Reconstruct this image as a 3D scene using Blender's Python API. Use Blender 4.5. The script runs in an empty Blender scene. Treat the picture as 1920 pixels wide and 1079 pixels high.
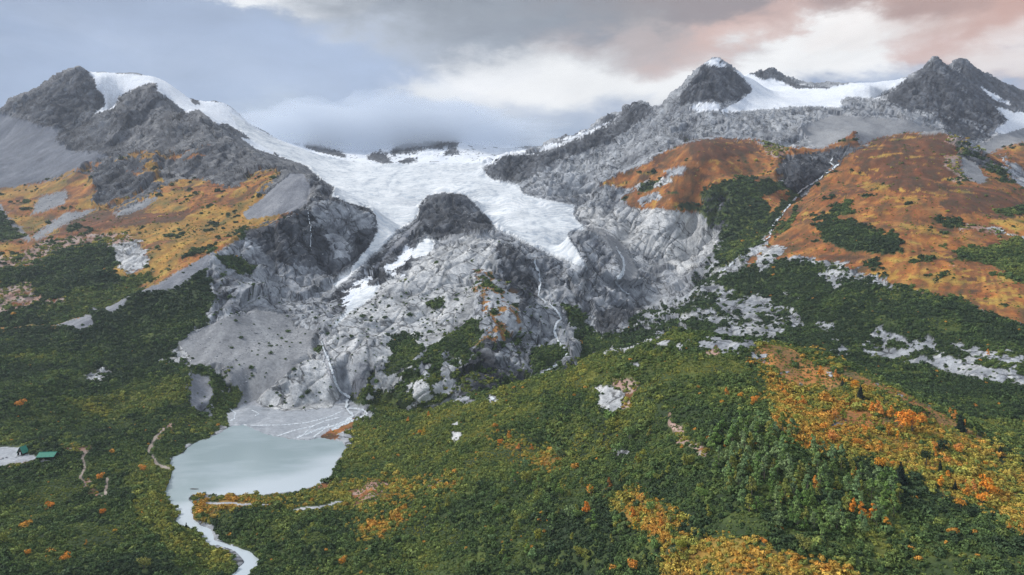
import bpy, math, random
import numpy as np
R = math.radians
S = bpy.context.scene
rnd = random.Random(7)

# ------------------------------------------------------------------ camera
F = 1280.0; H = 250.0; V0 = 430.0            # focal length (photo px), height above the lake, horizon row
cam_d = bpy.data.cameras.new('camera'); cam = bpy.data.objects.new('camera', cam_d)
S.collection.objects.link(cam); S.camera = cam
cam.location = (0, 0, H); cam.rotation_euler = (R(90), 0, 0)
cam_d.sensor_width = 36; cam_d.lens = 36 * F / 1920
cam_d.shift_y = -(539.5 - V0) / 1920
cam_d.clip_start = 1; cam_d.clip_end = 40000

# ------------------------------------------------------------------ render, exposure
S.view_settings.view_transform = 'Standard'; S.view_settings.look = 'None'
S.view_settings.exposure = 0.35; S.view_settings.gamma = 1
S.cycles.diffuse_bounces = 2; S.cycles.glossy_bounces = 2
S.cycles.transmission_bounces = 2; S.cycles.volume_bounces = 4; S.cycles.max_bounces = 6; S.cycles.transparent_max_bounces = 8
S.cycles.use_denoising = True; S.cycles.denoising_prefilter = 'NONE'; S.cycles.denoising_input_passes = 'RGB_ALBEDO_NORMAL'

# ------------------------------------------------------------------ node helpers
class NT:
    def __init__(s, tree): s.t = tree; s.n = tree.nodes; s.l = tree.links
    def new(s, typ, **kw):
        nd = s.n.new(typ)
        for k, v in kw.items(): setattr(nd, k, v)
        return nd
    def put(s, sock, v):
        if v is None: return
        if hasattr(v, 'is_linked') or isinstance(v, bpy.types.NodeSocket): s.l.new(v, sock)
        else: sock.default_value = v
    def m(s, op, a, b=None, c=None, clamp=False):
        nd = s.new('ShaderNodeMath', operation=op, use_clamp=clamp)
        for i, v in enumerate((a, b, c)): s.put(nd.inputs[i], v)
        return nd.outputs[0]
    def vm(s, op, a, b=None):
        nd = s.new('ShaderNodeVectorMath', operation=op)
        s.put(nd.inputs[0], a); s.put(nd.inputs[1], b)
        return nd.outputs[0]
    def comb(s, x, y, z):
        nd = s.new('ShaderNodeCombineXYZ')
        for i, v in enumerate((x, y, z)): s.put(nd.inputs[i], v)
        return nd.outputs[0]
    def noise(s, vec, scale, detail=4, rough=0.5, dist=0.0, out=0):
        nd = s.new('ShaderNodeTexNoise'); s.put(nd.inputs['Vector'], vec)
        nd.inputs['Scale'].default_value = scale; nd.inputs['Detail'].default_value = detail
        nd.inputs['Roughness'].default_value = rough; nd.inputs['Distortion'].default_value = dist
        return nd.outputs[out]
    def mix(s, f, a, b, mode='MIX'):
        nd = s.new('ShaderNodeMix', data_type='RGBA', blend_type=mode)
        s.put(nd.inputs[0], f)
        for i, v in ((6, a), (7, b)):
            if isinstance(v, tuple) and len(v) == 3: v = v + (1,)
            s.put(nd.inputs[i], v)
        return nd.outputs[2]
    def rng(s, v, a, b, c=0.0, d=1.0, smooth=True):
        nd = s.new('ShaderNodeMapRange', interpolation_type='SMOOTHSTEP' if smooth else 'LINEAR')
        s.put(nd.inputs[0], v)
        for i, q in enumerate((a, b, c, d)): s.put(nd.inputs[1 + i], q)
        return nd.outputs[0]

def lin(r, g, b):
    f = lambda c: (c / 255 / 12.92) if c / 255 <= 0.04045 else ((c / 255 + 0.055) / 1.055) ** 2.4
    return (f(r), f(g), f(b))

# ------------------------------------------------------------------ world: an overcast sky with breaks of light
SUN_EL, SUN_AZ = R(40), R(-78)               # azimuth from +Y, negative = to the left
W = bpy.data.worlds.new('World'); S.world = W; W.use_nodes = True
w = NT(W.node_tree); w.n.clear()
tc = w.new('ShaderNodeTexCoord'); D = tc.outputs['Generated']
sep = w.new('ShaderNodeSeparateXYZ'); w.l.new(D, sep.inputs[0])
az = w.m('ARCTAN2', sep.outputs[0], sep.outputs[1]); el = w.m('ARCSINE', sep.outputs[2])
wv = w.comb(az, w.m('MULTIPLY', el, 2.2), 0.0)
wc = w.new('ShaderNodeSeparateColor'); w.l.new(w.noise(wv, 3.2, 6, 0.55, 0.3, 1), wc.inputs[0])
wc2 = w.new('ShaderNodeSeparateColor'); w.l.new(w.noise(wv, 11.0, 5, 0.6, 0.2, 1), wc2.inputs[0])
def warp(base, a, b, amp):
    x = w.m('MULTIPLY', w.m('SUBTRACT', a, 0.5), amp); y = w.m('MULTIPLY', w.m('SUBTRACT', b, 0.5), amp * 0.4)
    return w.m('ADD', base, w.m('ADD', x, y))
az2 = warp(az, wc.outputs[0], wc2.outputs[0], 0.42); el2 = warp(el, wc.outputs[1], wc2.outputs[1], 0.17)
def blob(u, v, ru, rv, edge=0.55, rot=0.0):
    a0, e0 = math.atan((u - 960) / F), math.atan((V0 - v) / F)
    da = w.m('SUBTRACT', az2, a0); de = w.m('SUBTRACT', el2, e0)
    c, s_ = math.cos(rot), math.sin(rot)
    x = w.m('ADD', w.m('MULTIPLY', da, c / (ru / F)), w.m('MULTIPLY', de, s_ / (ru / F)))
    y = w.m('ADD', w.m('MULTIPLY', da, -s_ / (rv / F)), w.m('MULTIPLY', de, c / (rv / F)))
    d = w.m('SQRT', w.m('ADD', w.m('MULTIPLY', x, x), w.m('MULTIPLY', y, y)))
    return w.rng(d, 1.0 + edge, max(0.0, 1.0 - edge), 0.0, 1.0)
n1 = w.noise(wv, 4.5, 7, 0.6, 0.4)
n2 = w.noise(w.vm('ADD', wv, (3.1, 1.7, 0)), 3.4, 8, 0.6, .5)
C = w.mix(w.rng(n2, 0.38, 0.62), lin(142, 160, 190), lin(176, 190, 214))
for (u, v, ru, rv, e, rot, col, k) in [
    (120, -60, 520, 110, .6, 0, (186, 198, 216), .5),
    (380, 75, 380, 60, .7, -.1, (138, 155, 184), .6), (640, 120, 260, 60, .7, 0, (158, 174, 203), .7),
    (560, 190, 360, 120, .7, 0, (176, 194, 222), .6),
    (640, 280, 420, 50, .7, 0, (200, 213, 228), .85),
    (430, -14, 330, 32, .35, -.06, (250, 251, 252), .95),
    (720, 30, 180, 60, .6, -.2, (216, 222, 230), .75),
    (900, 80, 170, 60, .6, 0, (186, 196, 212), .6),
    (1060, 178, 300, 58, .6, .1, (228, 232, 238), .7),
    (1130, 215, 190, 40, .5, -.2, (184, 196, 216), .7),
    (1120, 120, 330, 55, .4, .1, (252, 252, 252), 1),
    (1320, 135, 300, 55, .5, .1, (255, 255, 254), 1), (1100, 25, 460, 46, .5, 0, (112, 118, 127), .6),
    (800, 160, 60, 20, .6, 0, (240, 242, 244), .8),
    (930, 125, 90, 26, .6, 0, (246, 247, 248), .8),
    (1060, -5, 430, 95, .5, -.05, (116, 123, 133), .95),
    (900, 45, 190, 50, .7, .2, (162, 168, 176), .6),
    (1290, 60, 200, 60, .5, -.2, (176, 176, 178), .8),
    (1560, 15, 330, 60, .5, .2, (148, 138, 138), .9),
    (1180, 78, 130, 30, .7, 0, (218, 196, 188), .5),
    (1380, 70, 160, 34, .7, .25, (222, 190, 178), .6),
    (1800, 62, 240, 90, .4, -.15, (206, 164, 148), 1),
    (1850, 0, 220, 60, .6, 0, (168, 142, 130), .85),
    (1560, 112, 200, 62, .35, .05, (255, 254, 252), 1),
    (1640, 85, 150, 30, .5, .05, (255, 250, 246), 1),
    (1850, 150, 120, 36, .6, -.5, (206, 164, 150), .6),
    (1930, 160, 70, 42, .6, 0, (248, 240, 236), .9),
    (1560, -8, 420, 46, .5, .03, (150, 138, 137), .95), (1400, 62, 150, 22, .7, .3, (222, 186, 172), .6),
    (1885, 62, 120, 62, .5, -.3, (204, 164, 148), .85), (1780, 30, 150, 30, .6, 0, (184, 152, 140), .8),
    (1710, 4, 70, 9, .6, 0, (250, 210, 190), .8),
]:
    b = blob(u, v, ru, rv, e, rot)
    C = w.mix(w.m('MULTIPLY', b, k), C, lin(*col))
tex = w.rng(n1, 0.25, 0.75, 0.84, 1.14, False)
C = w.mix(1.0, C, w.comb(tex, tex, tex), 'MULTIPLY')
hi = w.rng(sep.outputs[2], 0.30, 0.62)
C = w.mix(hi, C, (0.66, 0.71, 0.78))          # the bright cloud deck overhead
bg = w.new('ShaderNodeBackground'); w.l.new(C, bg.inputs[0]); bg.inputs[1].default_value = 0.80
sky = w.new('ShaderNodeTexSky', sky_type='NISHITA'); sky.sun_disc = False
sky.sun_elevation = SUN_EL; sky.sun_rotation = SUN_AZ
bg2 = w.new('ShaderNodeBackground'); w.l.new(sky.outputs[0], bg2.inputs[0]); bg2.inputs[1].default_value = 0.1
mx = w.new('ShaderNodeMixShader'); mx.inputs[0].default_value = 0.96
w.l.new(bg2.outputs[0], mx.inputs[1]); w.l.new(bg.outputs[0], mx.inputs[2])
wo = w.new('ShaderNodeOutputWorld'); w.l.new(mx.outputs[0], wo.inputs[0])

sl = bpy.data.lights.new('sun', 'SUN'); so = bpy.data.objects.new('sun', sl); S.collection.objects.link(so)
sl.energy = 2.5; sl.angle = R(12); sl.color = (1.0, 0.95, 0.88)
so.rotation_euler = (R(90) - SUN_EL, 0, -SUN_AZ + math.pi)   # shines from azimuth SUN_AZ
from mathutils import Vector
sd = Vector((math.sin(SUN_AZ) * math.cos(SUN_EL), math.cos(SUN_AZ) * math.cos(SUN_EL) , math.sin(SUN_EL)))
so.rotation_euler = sd.to_track_quat('Z', 'Y').to_euler()
so.location = (-400, 300, 900)

# ------------------------------------------------------------------ scene helpers
COL = S.collection
def tag(o, label=None, cat=None, group=None, kind=None):
    if label: o['label'] = label
    if cat: o['category'] = cat
    if group: o['group'] = group
    if kind: o['kind'] = kind
    return o
def mesh_obj(name, verts, faces, mats, parent=None, smooth=False, fmat=None):
    me = bpy.data.meshes.new(name)
    V = np.asarray(verts, dtype=np.float32); 
    if isinstance(faces, np.ndarray):
        n = len(faces); k = faces.shape[1]
        me.vertices.add(len(V)); me.vertices.foreach_set('co', V.ravel())
        me.loops.add(n * k); me.loops.foreach_set('vertex_index', faces.astype(np.int32).ravel())
        me.polygons.add(n); me.polygons.foreach_set('loop_start', np.arange(0, n * k, k, dtype=np.int32))
        me.update(calc_edges=True)
    else:
        me.from_pydata([tuple(map(float, v)) for v in V], [], [tuple(f) for f in faces]); me.update()
    if smooth: me.polygons.foreach_set('use_smooth', np.ones(len(me.polygons), dtype=bool))
    for m_ in (mats if isinstance(mats, (list, tuple)) else [mats]): me.materials.append(m_)
    if fmat is not None: me.polygons.foreach_set('material_index', np.asarray(fmat, dtype=np.int32))
    o = bpy.data.objects.new(name, me); COL.objects.link(o); o.parent = parent
    return o
def empty(name, loc, rz=0, sc=1):
    o = bpy.data.objects.new(name, None); COL.objects.link(o); o.location = loc
    o.rotation_euler = (0, 0, rz); o.scale = (sc,) * 3 if not isinstance(sc, tuple) else sc
    o.empty_display_size = 1
    return o

# ------------------------------------------------------------------ numpy noise
_rs = np.random.RandomState(11)
PERM = _rs.permutation(256).astype(np.int32); PERM = np.concatenate([PERM, PERM, PERM])
_g = _rs.normal(size=(256, 3)); GRAD = (_g / np.linalg.norm(_g, axis=1)[:, None]).astype(np.float32)
def pn(x, y, z):
    x = np.asarray(x, np.float32); y = np.asarray(y, np.float32); z = np.asarray(z, np.float32) + np.float32(0) * x
    xi = np.floor(x); yi = np.floor(y); zi = np.floor(z)
    xf = x - xi; yf = y - yi; zf = z - zi
    xi = xi.astype(np.int32) & 255; yi = yi.astype(np.int32) & 255; zi = zi.astype(np.int32) & 255
    u = xf * xf * (3 - 2 * xf); v = yf * yf * (3 - 2 * yf); t = zf * zf * (3 - 2 * zf)
    out = 0
    for dx in (0, 1):
        px = PERM[xi + dx]; wx = u if dx else 1 - u
        for dy in (0, 1):
            py = PERM[px + yi + dy]; wy = wx * (v if dy else 1 - v)
            for dz in (0, 1):
                g = GRAD[PERM[py + zi + dz]]
                wz = wy * (t if dz else 1 - t)
                out = out + wz * (g[..., 0] * (xf - dx) + g[..., 1] * (yf - dy) + g[..., 2] * (zf - dz))
    return out * 1.6                           # about -1..1
def fbm(x, y, z, lam, octs, gain=0.5, seed=0.0):
    s = 0; a = 1.0; n = 0
    for k in range(octs):
        f = 2.03 ** k / lam
        s = s + a * pn(x * f + seed + 7.3 * k, y * f + seed * 1.7 + 3.1 * k, z * f + 5.9 * k + seed * .3); n += a; a *= gain
    return s / n
def sstep(x, a, b):
    t = np.clip((x - a) / (b - a), 0, 1); return t * t * (3 - 2 * t)
# ------------------------------------------------------------------ terrain: control points (u, v, distance)
# u, v: where the survey point is seen in the 1920 px photo; distance in metres. Everything becomes a real height field.
P = []
def pts(*a, w=1): P.extend(a)
def crest(line, drop=22, back=1.07, front=0.0):
    """a ridge line that hides what lies behind it: densified, with a lee slope"""
    for a, b in zip(line[:-1], line[1:]):
        n = max(1, int(abs(b[0] - a[0]) / 34))
        for k in range(n):
            t = k / n; q = tuple(a[i] * (1 - t) + b[i] * t for i in range(3))
            P.append(q); P.append((q[0], q[1] + drop, q[2] * back))
    b = line[-1]; P.append(b); P.append((b[0], b[1] + drop, b[2] * back))
# valley floor, left forest
pts((-300,1079,420),(0,1079,434),(200,1079,455),(330,1079,475),(540,1079,486),(640,1079,480),(760,1079,466),(880,1079,440),(1000,1079,420),(1100,1079,392),(1200,1079,360),(1400,1079,310),(1600,1079,300),(1900,1079,280),(2200,1079,270),
    (-300,1170,380),(0,1170,390),(300,1170,425),(600,1170,430),(900,1170,398),(1200,1170,330),(1500,1170,268),(1900,1170,250),(2200,1170,240),
    (-300,860,700),(0,862,712),(60,862,715),(100,850,730),(-300,780,820),(0,780,825),(0,700,950),(-300,700,950),(-300,600,1200),
    (0,980,548),(150,980,560),(250,980,570),(200,920,630),(300,920,645),(200,850,745),(300,850,757),(300,1000,556),(420,1079,492),(300,800,835),(380,805,852),
    (150,780,850),(150,850,742),(330,760,895),(350,730,940),(400,800,862),(420,770,930),(200,700,985),(100,650,1060),(250,620,1130),(330,600,1140),(0,640,1070))
# lake, delta
pts((400,900,681),(500,900,681),(600,900,681),(400,850,762),(500,850,762),(600,850,762),(500,800,865),(600,800,865),(450,795,876),(520,780,912),(620,780,910),(560,765,945),(640,765,948),(440,772,932),(690,772,900),
    (350,960,604),(400,1000,561),(500,1000,556),(420,960,600),(520,960,598),(660,960,592),(460,1060,508),(560,1020,532),(700,1010,530),(660,850,755),(650,890,695),(700,860,730))
pts((605,822,813),(630,812,834),(655,800,861),(640,825,807),(648,838,781),(675,812,834))
# inner left slope and moraine
crest([(-250,655,1100),(0,632,1120),(100,611,1150),(140,596,1165),(190,581,1180),(240,556,1205),(300,530,1230),(350,500,1265),(400,473,1300)],9,1.035)
pts((400,520,1240),(350,560,1180),(300,590,1160),(440,530,1270),(500,560,1240),(420,600,1130),(340,660,1050),(400,660,1050),(480,600,1150),(560,605,1180),(600,603,1195),(450,700,1000),(380,720,965),(550,680,1030),(560,740,960),(500,750,950),(450,750,955),(610,650,1080),(640,720,975),(650,745,950),(600,700,1010),
    (520,640,1100),(570,640,1105),(560,570,1260),(620,575,1290),(640,545,1360),(600,530,1420))
# left meadow bowl
pts((0,590,1250),(0,545,1340),(0,500,1450),(0,450,1650),(-300,590,1250),(-300,500,1450),(-300,430,1700),(100,560,1290),(150,540,1330),(200,510,1400),(280,490,1430),(350,465,1440),(250,450,1600),(150,440,1680),(300,435,1640),(400,400,1760),(400,440,1560),(470,405,1700),(520,395,1650),(60,445,1720),(100,470,1560),
    (0,400,1950),(40,440,1760),(0,340,2350),(80,340,2300),(150,400,1950),(300,385,1880),(450,355,1850),(520,325,1930),(570,335,1780),(560,385,1620),(200,345,2120),(350,340,2080),(-300,340,2350))
# cliff under the meadow
crest([(410,470,1340),(455,442,1430),(500,425,1480),(548,398,1540),(585,372,1600),(640,378,1680),(700,398,1720)],0,1.06)
pts((500,520,1400),(455,490,1370),(550,500,1440),(600,512,1470),(650,512,1490),(690,478,1600),(580,440,1520),(640,440,1600),(700,420,1700))
# left mountain
pts((0,260,2800),(80,240,2760),(-300,270,2800),(100,285,2500),(200,285,2400),(300,300,2220),(400,300,2150),(150,235,2780),(200,215,2820),(250,235,2600),(300,225,2560),(350,250,2400),(120,320,2300),(450,310,2120))
crest([(-300,250,3000),(-100,225,3000),(0,203,3000),(50,175,3000),(100,148,3000),(128,140,3000),(150,128,3000),(170,139,3030),(200,138,3060),(290,144,3070),(320,160,3050),(350,182,3040),(385,192,3050),(420,193,3080),(445,212,3100),(475,238,3100),(520,262,3080),(560,276,3080)],30,1.1)
crest([(215,198,2800),(240,178,2790),(270,163,2760),(292,158,2750),(305,180,2680),(350,212,2520),(372,206,2480),(400,225,2440),(440,262,2340),(480,285,2270),(530,308,2130),(580,330,2060),(612,350,2010)],6,1.045)
pts((300,160,2960),(360,200,2900),(430,235,2850),(500,270,2800),(250,160,2960),(200,165,2950),(185,205,2860))
# glacier
pts((600,300,2900),(640,308,2900),(720,306,2950),(800,306,2950),(900,306,2900),(620,335,2500),(700,335,2450),(800,335,2450),(880,335,2450),(950,335,2500),(640,365,2120),(740,365,2180),(700,385,2020),(760,390,1990),(740,420,1850),(710,470,1620),(670,515,1440),(690,545,1310),(660,580,1230),(640,590,1215),
    (880,360,2190),(960,375,2120),(1040,385,2100),(940,410,1940),(1000,430,1850),(1060,430,1860),(1000,462,1690),(1050,470,1680),(1080,490,1610),(1104,503,1560))
# behind the glacier: ground that climbs into the cloud
pts((600,288,3500),(700,296,3500),(800,294,3500),(900,296,3400),(960,292,3200),(1000,286,3150))
crest([(450,280,4600),(540,274,4500),(590,268,4500),(640,286,4500),(700,288,4500),(740,278,4500),(800,272,4500),(860,268,4500),(900,280,4500),(960,286,4500),(1060,286,4800)],30,1.1)
pts((600,280,4000),(680,290,3900),(740,284,3950),(800,278,3950),(860,272,3950),(920,284,3950),(980,284,3950))
crest([(1000,284,3350),(1050,262,3350),(1090,250,3350),(1130,222,3350),(1150,214,3350)],26,1.1)
# dark spurs right of the glacier
crest([(908,318,2620),(940,295,2700),(985,288,2760),(1050,275,2850),(1110,250,2950),(1150,232,3050),(1190,190,3150),(1205,192,3150),(1225,207,3150)],8,1.06)
pts((960,338,2420),(1000,320,2600),(980,350,2330),(1060,375,2180),(1100,330,2480),(1050,345,2360),(1150,300,2600),(1200,250,2850),(1120,290,2750),(1060,310,2620))
# high peak and the saddle snow
crest([(1225,207,3120),(1260,172,3150),(1300,135,3200),(1325,112,3250),(1345,110,3280),(1362,122,3300),(1385,138,3380),(1410,150,3480)],30,1.09)
crest([(1395,140,4200),(1420,136,4300),(1447,130,4300),(1470,142,4300),(1500,156,4300),(1550,164,4250),(1620,158,4000),(1680,151,3800)],25,1.1)
pts((1330,190,2920),(1400,180,3080),(1300,205,2880),(1260,225,2850),(1450,178,3400),(1550,178,3400),(1640,170,3400),(1400,203,2980),(1500,200,3000),(1600,200,3000),(1660,185,3080),
    (1300,250,2620),(1400,240,2640),(1500,235,2640),(1600,235,2620),(1700,228,2640),(1200,280,2550),(1250,262,2520),(1130,330,2360),(1100,375,2220),(1560,258,2450),(1650,250,2500))
# right peaks
crest([(1660,182,3120),(1700,150,3160),(1735,122,3200),(1757,108,3200),(1775,122,3190),(1800,145,3150),(1830,175,3050),(1860,205,2960),(1885,235,2860),(1898,252,2800)],16,1.08)
crest([(1785,120,3900),(1800,110,3900),(1830,128,3900),(1870,150,3850),(1920,170,3800),(2000,200,3800),(2200,260,3800)],30,1.1)
pts((1750,235,2720),(1800,245,2700),(1700,200,2880),(1850,268,2650),(1880,195,3500),(1920,235,3250),(1960,260,3100),(1880,250,3050),(1830,285,2350),(1880,278,2500),(1920,268,2550),(2200,300,2550))
# first orange dome
crest([(1120,345,2230),(1160,325,2210),(1220,300,2200),(1260,282,2200),(1300,265,2200),(1350,261,2200),(1420,267,2200),(1480,279,2170),(1560,277,2150),(1590,256,2200),(1602,246,2230),(1612,262,2200),(1625,280,2150)],9,1.06)
pts((1300,330,1990),(1200,368,2080),(1400,330,1990),(1260,380,1960),(1350,400,1800),(1450,372,1770),(1400,430,1690),(1330,400,1860),(1340,480,1600),(1530,320,1960),(1500,345,1870),(1580,302,2060),(1480,380,1740),(1440,440,1580),(1380,490,1480),(1330,530,1400))
# second orange mound
crest([(1500,375,1740),(1530,345,1770),(1560,318,1790),(1600,287,1820),(1640,264,1840),(1690,252,1850),(1760,251,1850),(1800,266,1800),(1840,288,1750),(1880,318,1680),(1920,348,1620),(2050,430,1500),(2200,500,1400)],12,1.06)
crest([(1830,300,2130),(1860,290,2080),(1890,280,2060),(1920,272,2050),(2050,250,2050),(2200,260,2050)],14,1.07)
pts((1700,350,1500),(1600,400,1440),(1500,440,1450),(1800,400,1330),(1700,450,1230),(1900,450,1190),(1560,500,1240),(1800,520,1070),(1920,560,960),(1640,330,1620),(1800,330,1560),(2200,620,900),(1450,480,1420))
# right bowl
pts((1450,560,1230),(1400,540,1320),(1600,560,1080),(1750,600,940),(1500,620,1060),(1650,680,880),(1850,680,800),(1780,720,790),(1920,760,690),(1350,615,1160),(1250,600,1230),(1300,560,1340),(1200,625,1200),(1420,630,1080),(1150,645,1150),(1920,840,590),(1850,790,650),(1700,730,750),(1600,690,830),(1500,660,900),(2200,960,480),(2200,800,640),(1300,650,940),(1200,665,950),(1100,690,960),(1400,655,900))
# slabs between glacier and bowl
pts((1200,420,2010),(1300,430,1930),(1330,460,1840),(1150,390,2120),(1150,420,1960),(1180,480,1790),(1250,500,1700),(1210,545,1590),(1280,540,1550),(1240,570,1450),(1200,585,1400))
crest([(1066,450,1700),(1080,436,1760),(1110,436,1760),(1140,450,1730),(1165,475,1700)],8,1.04)
pts((1090,490,1600),(1130,512,1560),(1160,520,1570),(1165,490,1660))
# second dome
crest([(1010,490,1500),(1030,482,1520),(1070,495,1510),(1110,510,1500),(1150,535,1460),(1180,560,1440),(1195,575,1420)],14,1.05)
pts((1060,560,1370),(1100,570,1370),(1150,595,1350),(1180,590,1400),(1100,630,1230),(1120,600,1320),(1150,625,1250),(1070,620,1240),(1080,660,1110))
# the nose
crest([(795,385,2040),(820,368,2080),(850,366,2100),(875,372,2080),(905,400,1960),(925,425,1850)],8,1.03)
pts((840,415,1840),(800,450,1660),(860,440,1660),(740,500,1480),(700,530,1380),(780,480,1520))
crest([(860,440,1640),(900,434,1620),(940,448,1580),(975,470,1540),(1000,500,1480)],8,1.03)
pts((850,480,1480),(900,480,1470),(940,490,1440),(800,520,1340),(720,560,1250),(650,600,1150),(625,625,1100),(640,670,1030),(680,740,935),(700,768,905),(670,700,990),(740,620,1130),(760,690,990),(800,600,1160),(800,740,930),(850,540,1280),(900,540,1290),(880,600,1160),(860,660,1040),(880,720,960),(940,540,1260),(960,590,1170),(960,630,1110),(930,700,1000),(850,750,940),
    (1000,540,1400),(990,580,1330),(1010,510,1480),(1010,560,1370),(1000,640,1160),(1040,595,1290),(1055,640,1150),(1040,690,1050),(1010,708,1020),(960,735,960),(900,750,925))
# foreground hill
crest([(700,782,876),(760,776,855),(800,766,850),(860,756,842),(900,746,832),(950,732,815),(1000,716,800),(1080,682,775),(1150,658,752),(1250,638,730),(1330,630,705),(1450,640,680),(1550,668,640),(1650,716,590),(1750,768,540),(1850,825,500),(1920,868,470),(2050,940,430),(2200,1010,400)],10,1.08)
pts((1000,800,680),(1000,900,560),(1000,1000,470),(800,850,722),(800,930,620),(750,900,665),(780,1000,535),(1200,900,480),(1200,990,410),(1200,750,620),(1200,820,545),(1100,850,590),(1400,700,600),(1400,800,470),(1400,900,385),(1400,1000,340),(1600,900,395),(1600,800,480),(1600,1000,335),(1900,950,380),(1750,850,450),(1750,950,370),(1500,730,560),(1130,740,665),(900,820,690),(900,880,610),(2200,1079,330))
# far beyond every ridge
for u_ in range(-400, 2401, 200): P.append((u_, 330, 6000)); P.append((u_, 310, 5300))
for u_ in range(-400, 2401, 350): P.append((u_, 1560, 230))

P = np.array(P, dtype=np.float64)
def XY(u, Y): return np.stack([np.asarray(u) / 100.0, 10.0 * np.log(Y)], -1)
A = XY(P[:, 0], P[:, 2])
# near-duplicate points are merged
keep = []
for i in range(len(A)):
    if all(np.hypot(*(A[i] - A[j])) > 0.06 for j in keep[-400:]): keep.append(i)
P = P[keep]; A = A[keep]
C2 = 0.10 ** 2
def phi(a, b): return -np.sqrt(((a[:, None, :] - b[None, :, :]) ** 2).sum(-1) + C2)
K = phi(A, A) + np.eye(len(A)) * -0.012
n_ = len(A); M_ = np.zeros((n_ + 3, n_ + 3)); M_[:n_, :n_] = K
Q_ = np.c_[np.ones(n_), A]; M_[:n_, n_:] = Q_; M_[n_:, :n_] = Q_.T
sol = np.linalg.solve(M_, np.r_[P[:, 1], 0, 0, 0])
US = np.arange(-340, 2261, 10.0); LS = np.linspace(math.log(215), math.log(6000), 520)
UG, LG = np.meshgrid(US, LS, indexing='ij')
B_ = np.stack([UG.ravel() / 100, 10 * LG.ravel()], -1)
VG = np.concatenate([phi(B_[i:i + 6000], A) @ sol[:n_] + sol[n_] + B_[i:i + 6000] @ sol[n_ + 1:] for i in range(0, len(B_), 6000)]).reshape(UG.shape)
for a_ in range(len(A)):
    dd_ = np.hypot(*(A - A[a_]).T); q_ = np.nonzero((dd_ < .45) & (dd_ > 0))[0]
    for b_ in q_:
        if b_ > a_ and abs(P[a_, 1] - P[b_, 1]) > 14 and abs(P[a_, 1] - P[b_, 1]) / dd_[b_] > 45: print('CONFLICT', P[a_], P[b_])

# ------------------------------------------------------------------ dense grid, resampled so that every photo pixel gets a vertex
NU, NR = 1480, 1180
ug = np.linspace(-340, 2260, NU)
fi = (ug - US[0]) / 10.0; i0 = np.clip(fi.astype(int), 0, len(US) - 2); ft = (fi - i0)[:, None]
Vc = VG[i0] * (1 - ft) + VG[i0 + 1] * ft                                  # NU x 520
dV = np.diff(Vc, axis=1); dL = LS[1] - LS[0]
ds = np.sqrt(np.minimum(np.abs(dV), 14) ** 2 + (170 * dL) ** 2)
cs = np.concatenate([np.zeros((NU, 1)), np.cumsum(ds, 1)], 1)
for _ in range(3):                                                         # smooth across columns
    pass
k_ = np.ones(9) / 9
tot = cs[:, -1:]; csn = cs / tot
csp = np.pad(csn, ((4, 4), (0, 0)), 'edge'); csn = sum(csp[i:i + NU] for i in range(9)) / 9
L = np.empty((NU, NR)); V_ = np.empty((NU, NR)); tt = np.linspace(0, 1, NR)
for i in range(NU):
    L[i] = np.interp(tt, csn[i], LS)
    V_[i] = np.interp(L[i], LS, Vc[i])
Yg = np.exp(L); Ug = np.repeat(ug[:, None], NR, 1)
X = (Ug - 960) / F * Yg; Z = H - (V_ - V0) / F * Yg
X = X.astype(np.float32); Y = Yg.astype(np.float32); Z = Z.astype(np.float32)
del Yg
# ------------------------------------------------------------------ land cover: outlines of each kind of ground
RU0, RV0, RS_ = -340, -20, 0.5
RWd, RHt = 1300, 620
gu, gv = np.meshgrid(RU0 + (np.arange(RWd) + .5) / RS_, RV0 + (np.arange(RHt) + .5) / RS_)
def fill(poly):
    m = np.zeros(gu.shape, bool); n = len(poly)
    ys = [p[1] for p in poly]; r0 = max(0, int((min(ys) - RV0) * RS_) - 1); r1 = min(RHt, int((max(ys) - RV0) * RS_) + 2)
    U_, W_ = gu[r0:r1], gv[r0:r1]; s = np.zeros(U_.shape, bool)
    for i in range(n):
        x1, y1 = poly[i]; x2, y2 = poly[(i + 1) % n]
        if y1 == y2: continue
        c = ((y1 > W_) != (y2 > W_)) & (U_ < (x2 - x1) * (W_ - y1) / (y2 - y1) + x1); s ^= c
    m[r0:r1] = s; return m
CL = ['rk', 'rd', 'rl', 'rb', 'sc', 'sl', 'gr', 'ice', 'sn', 'or', 'orb', 'yg', 'sh', 'shy', 'sho', 'mix', 'pk', 'del', 'lot', 'rbo', 'snp', 'orh', 'ond', 'rdg', 'scd', 'tr']
ID = {c: i for i, c in enumerate(CL)}
cmap = np.zeros(gu.shape, np.int8)
def pa(c, *poly):
    cmap[fill(poly)] = ID[c]
def line(c, w, *pl):
    """a strip of ground w px wide along a polyline"""
    m = np.zeros(gu.shape, bool)
    for (x1, y1), (x2, y2) in zip(pl[:-1], pl[1:]):
        r0 = max(0, int((min(y1, y2) - w - RV0) * RS_)); r1 = int((max(y1, y2) + w - RV0) * RS_) + 2
        U_, W_ = gu[r0:r1], gv[r0:r1]
        t = np.clip(((U_ - x1) * (x2 - x1) + (W_ - y1) * (y2 - y1)) / ((x2 - x1) ** 2 + (y2 - y1) ** 2 + 1e-6), 0, 1)
        m[r0:r1] |= np.hypot(U_ - x1 - t * (x2 - x1), W_ - y1 - t * (y2 - y1)) < w / 2
    cmap[m] = ID[c]
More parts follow.
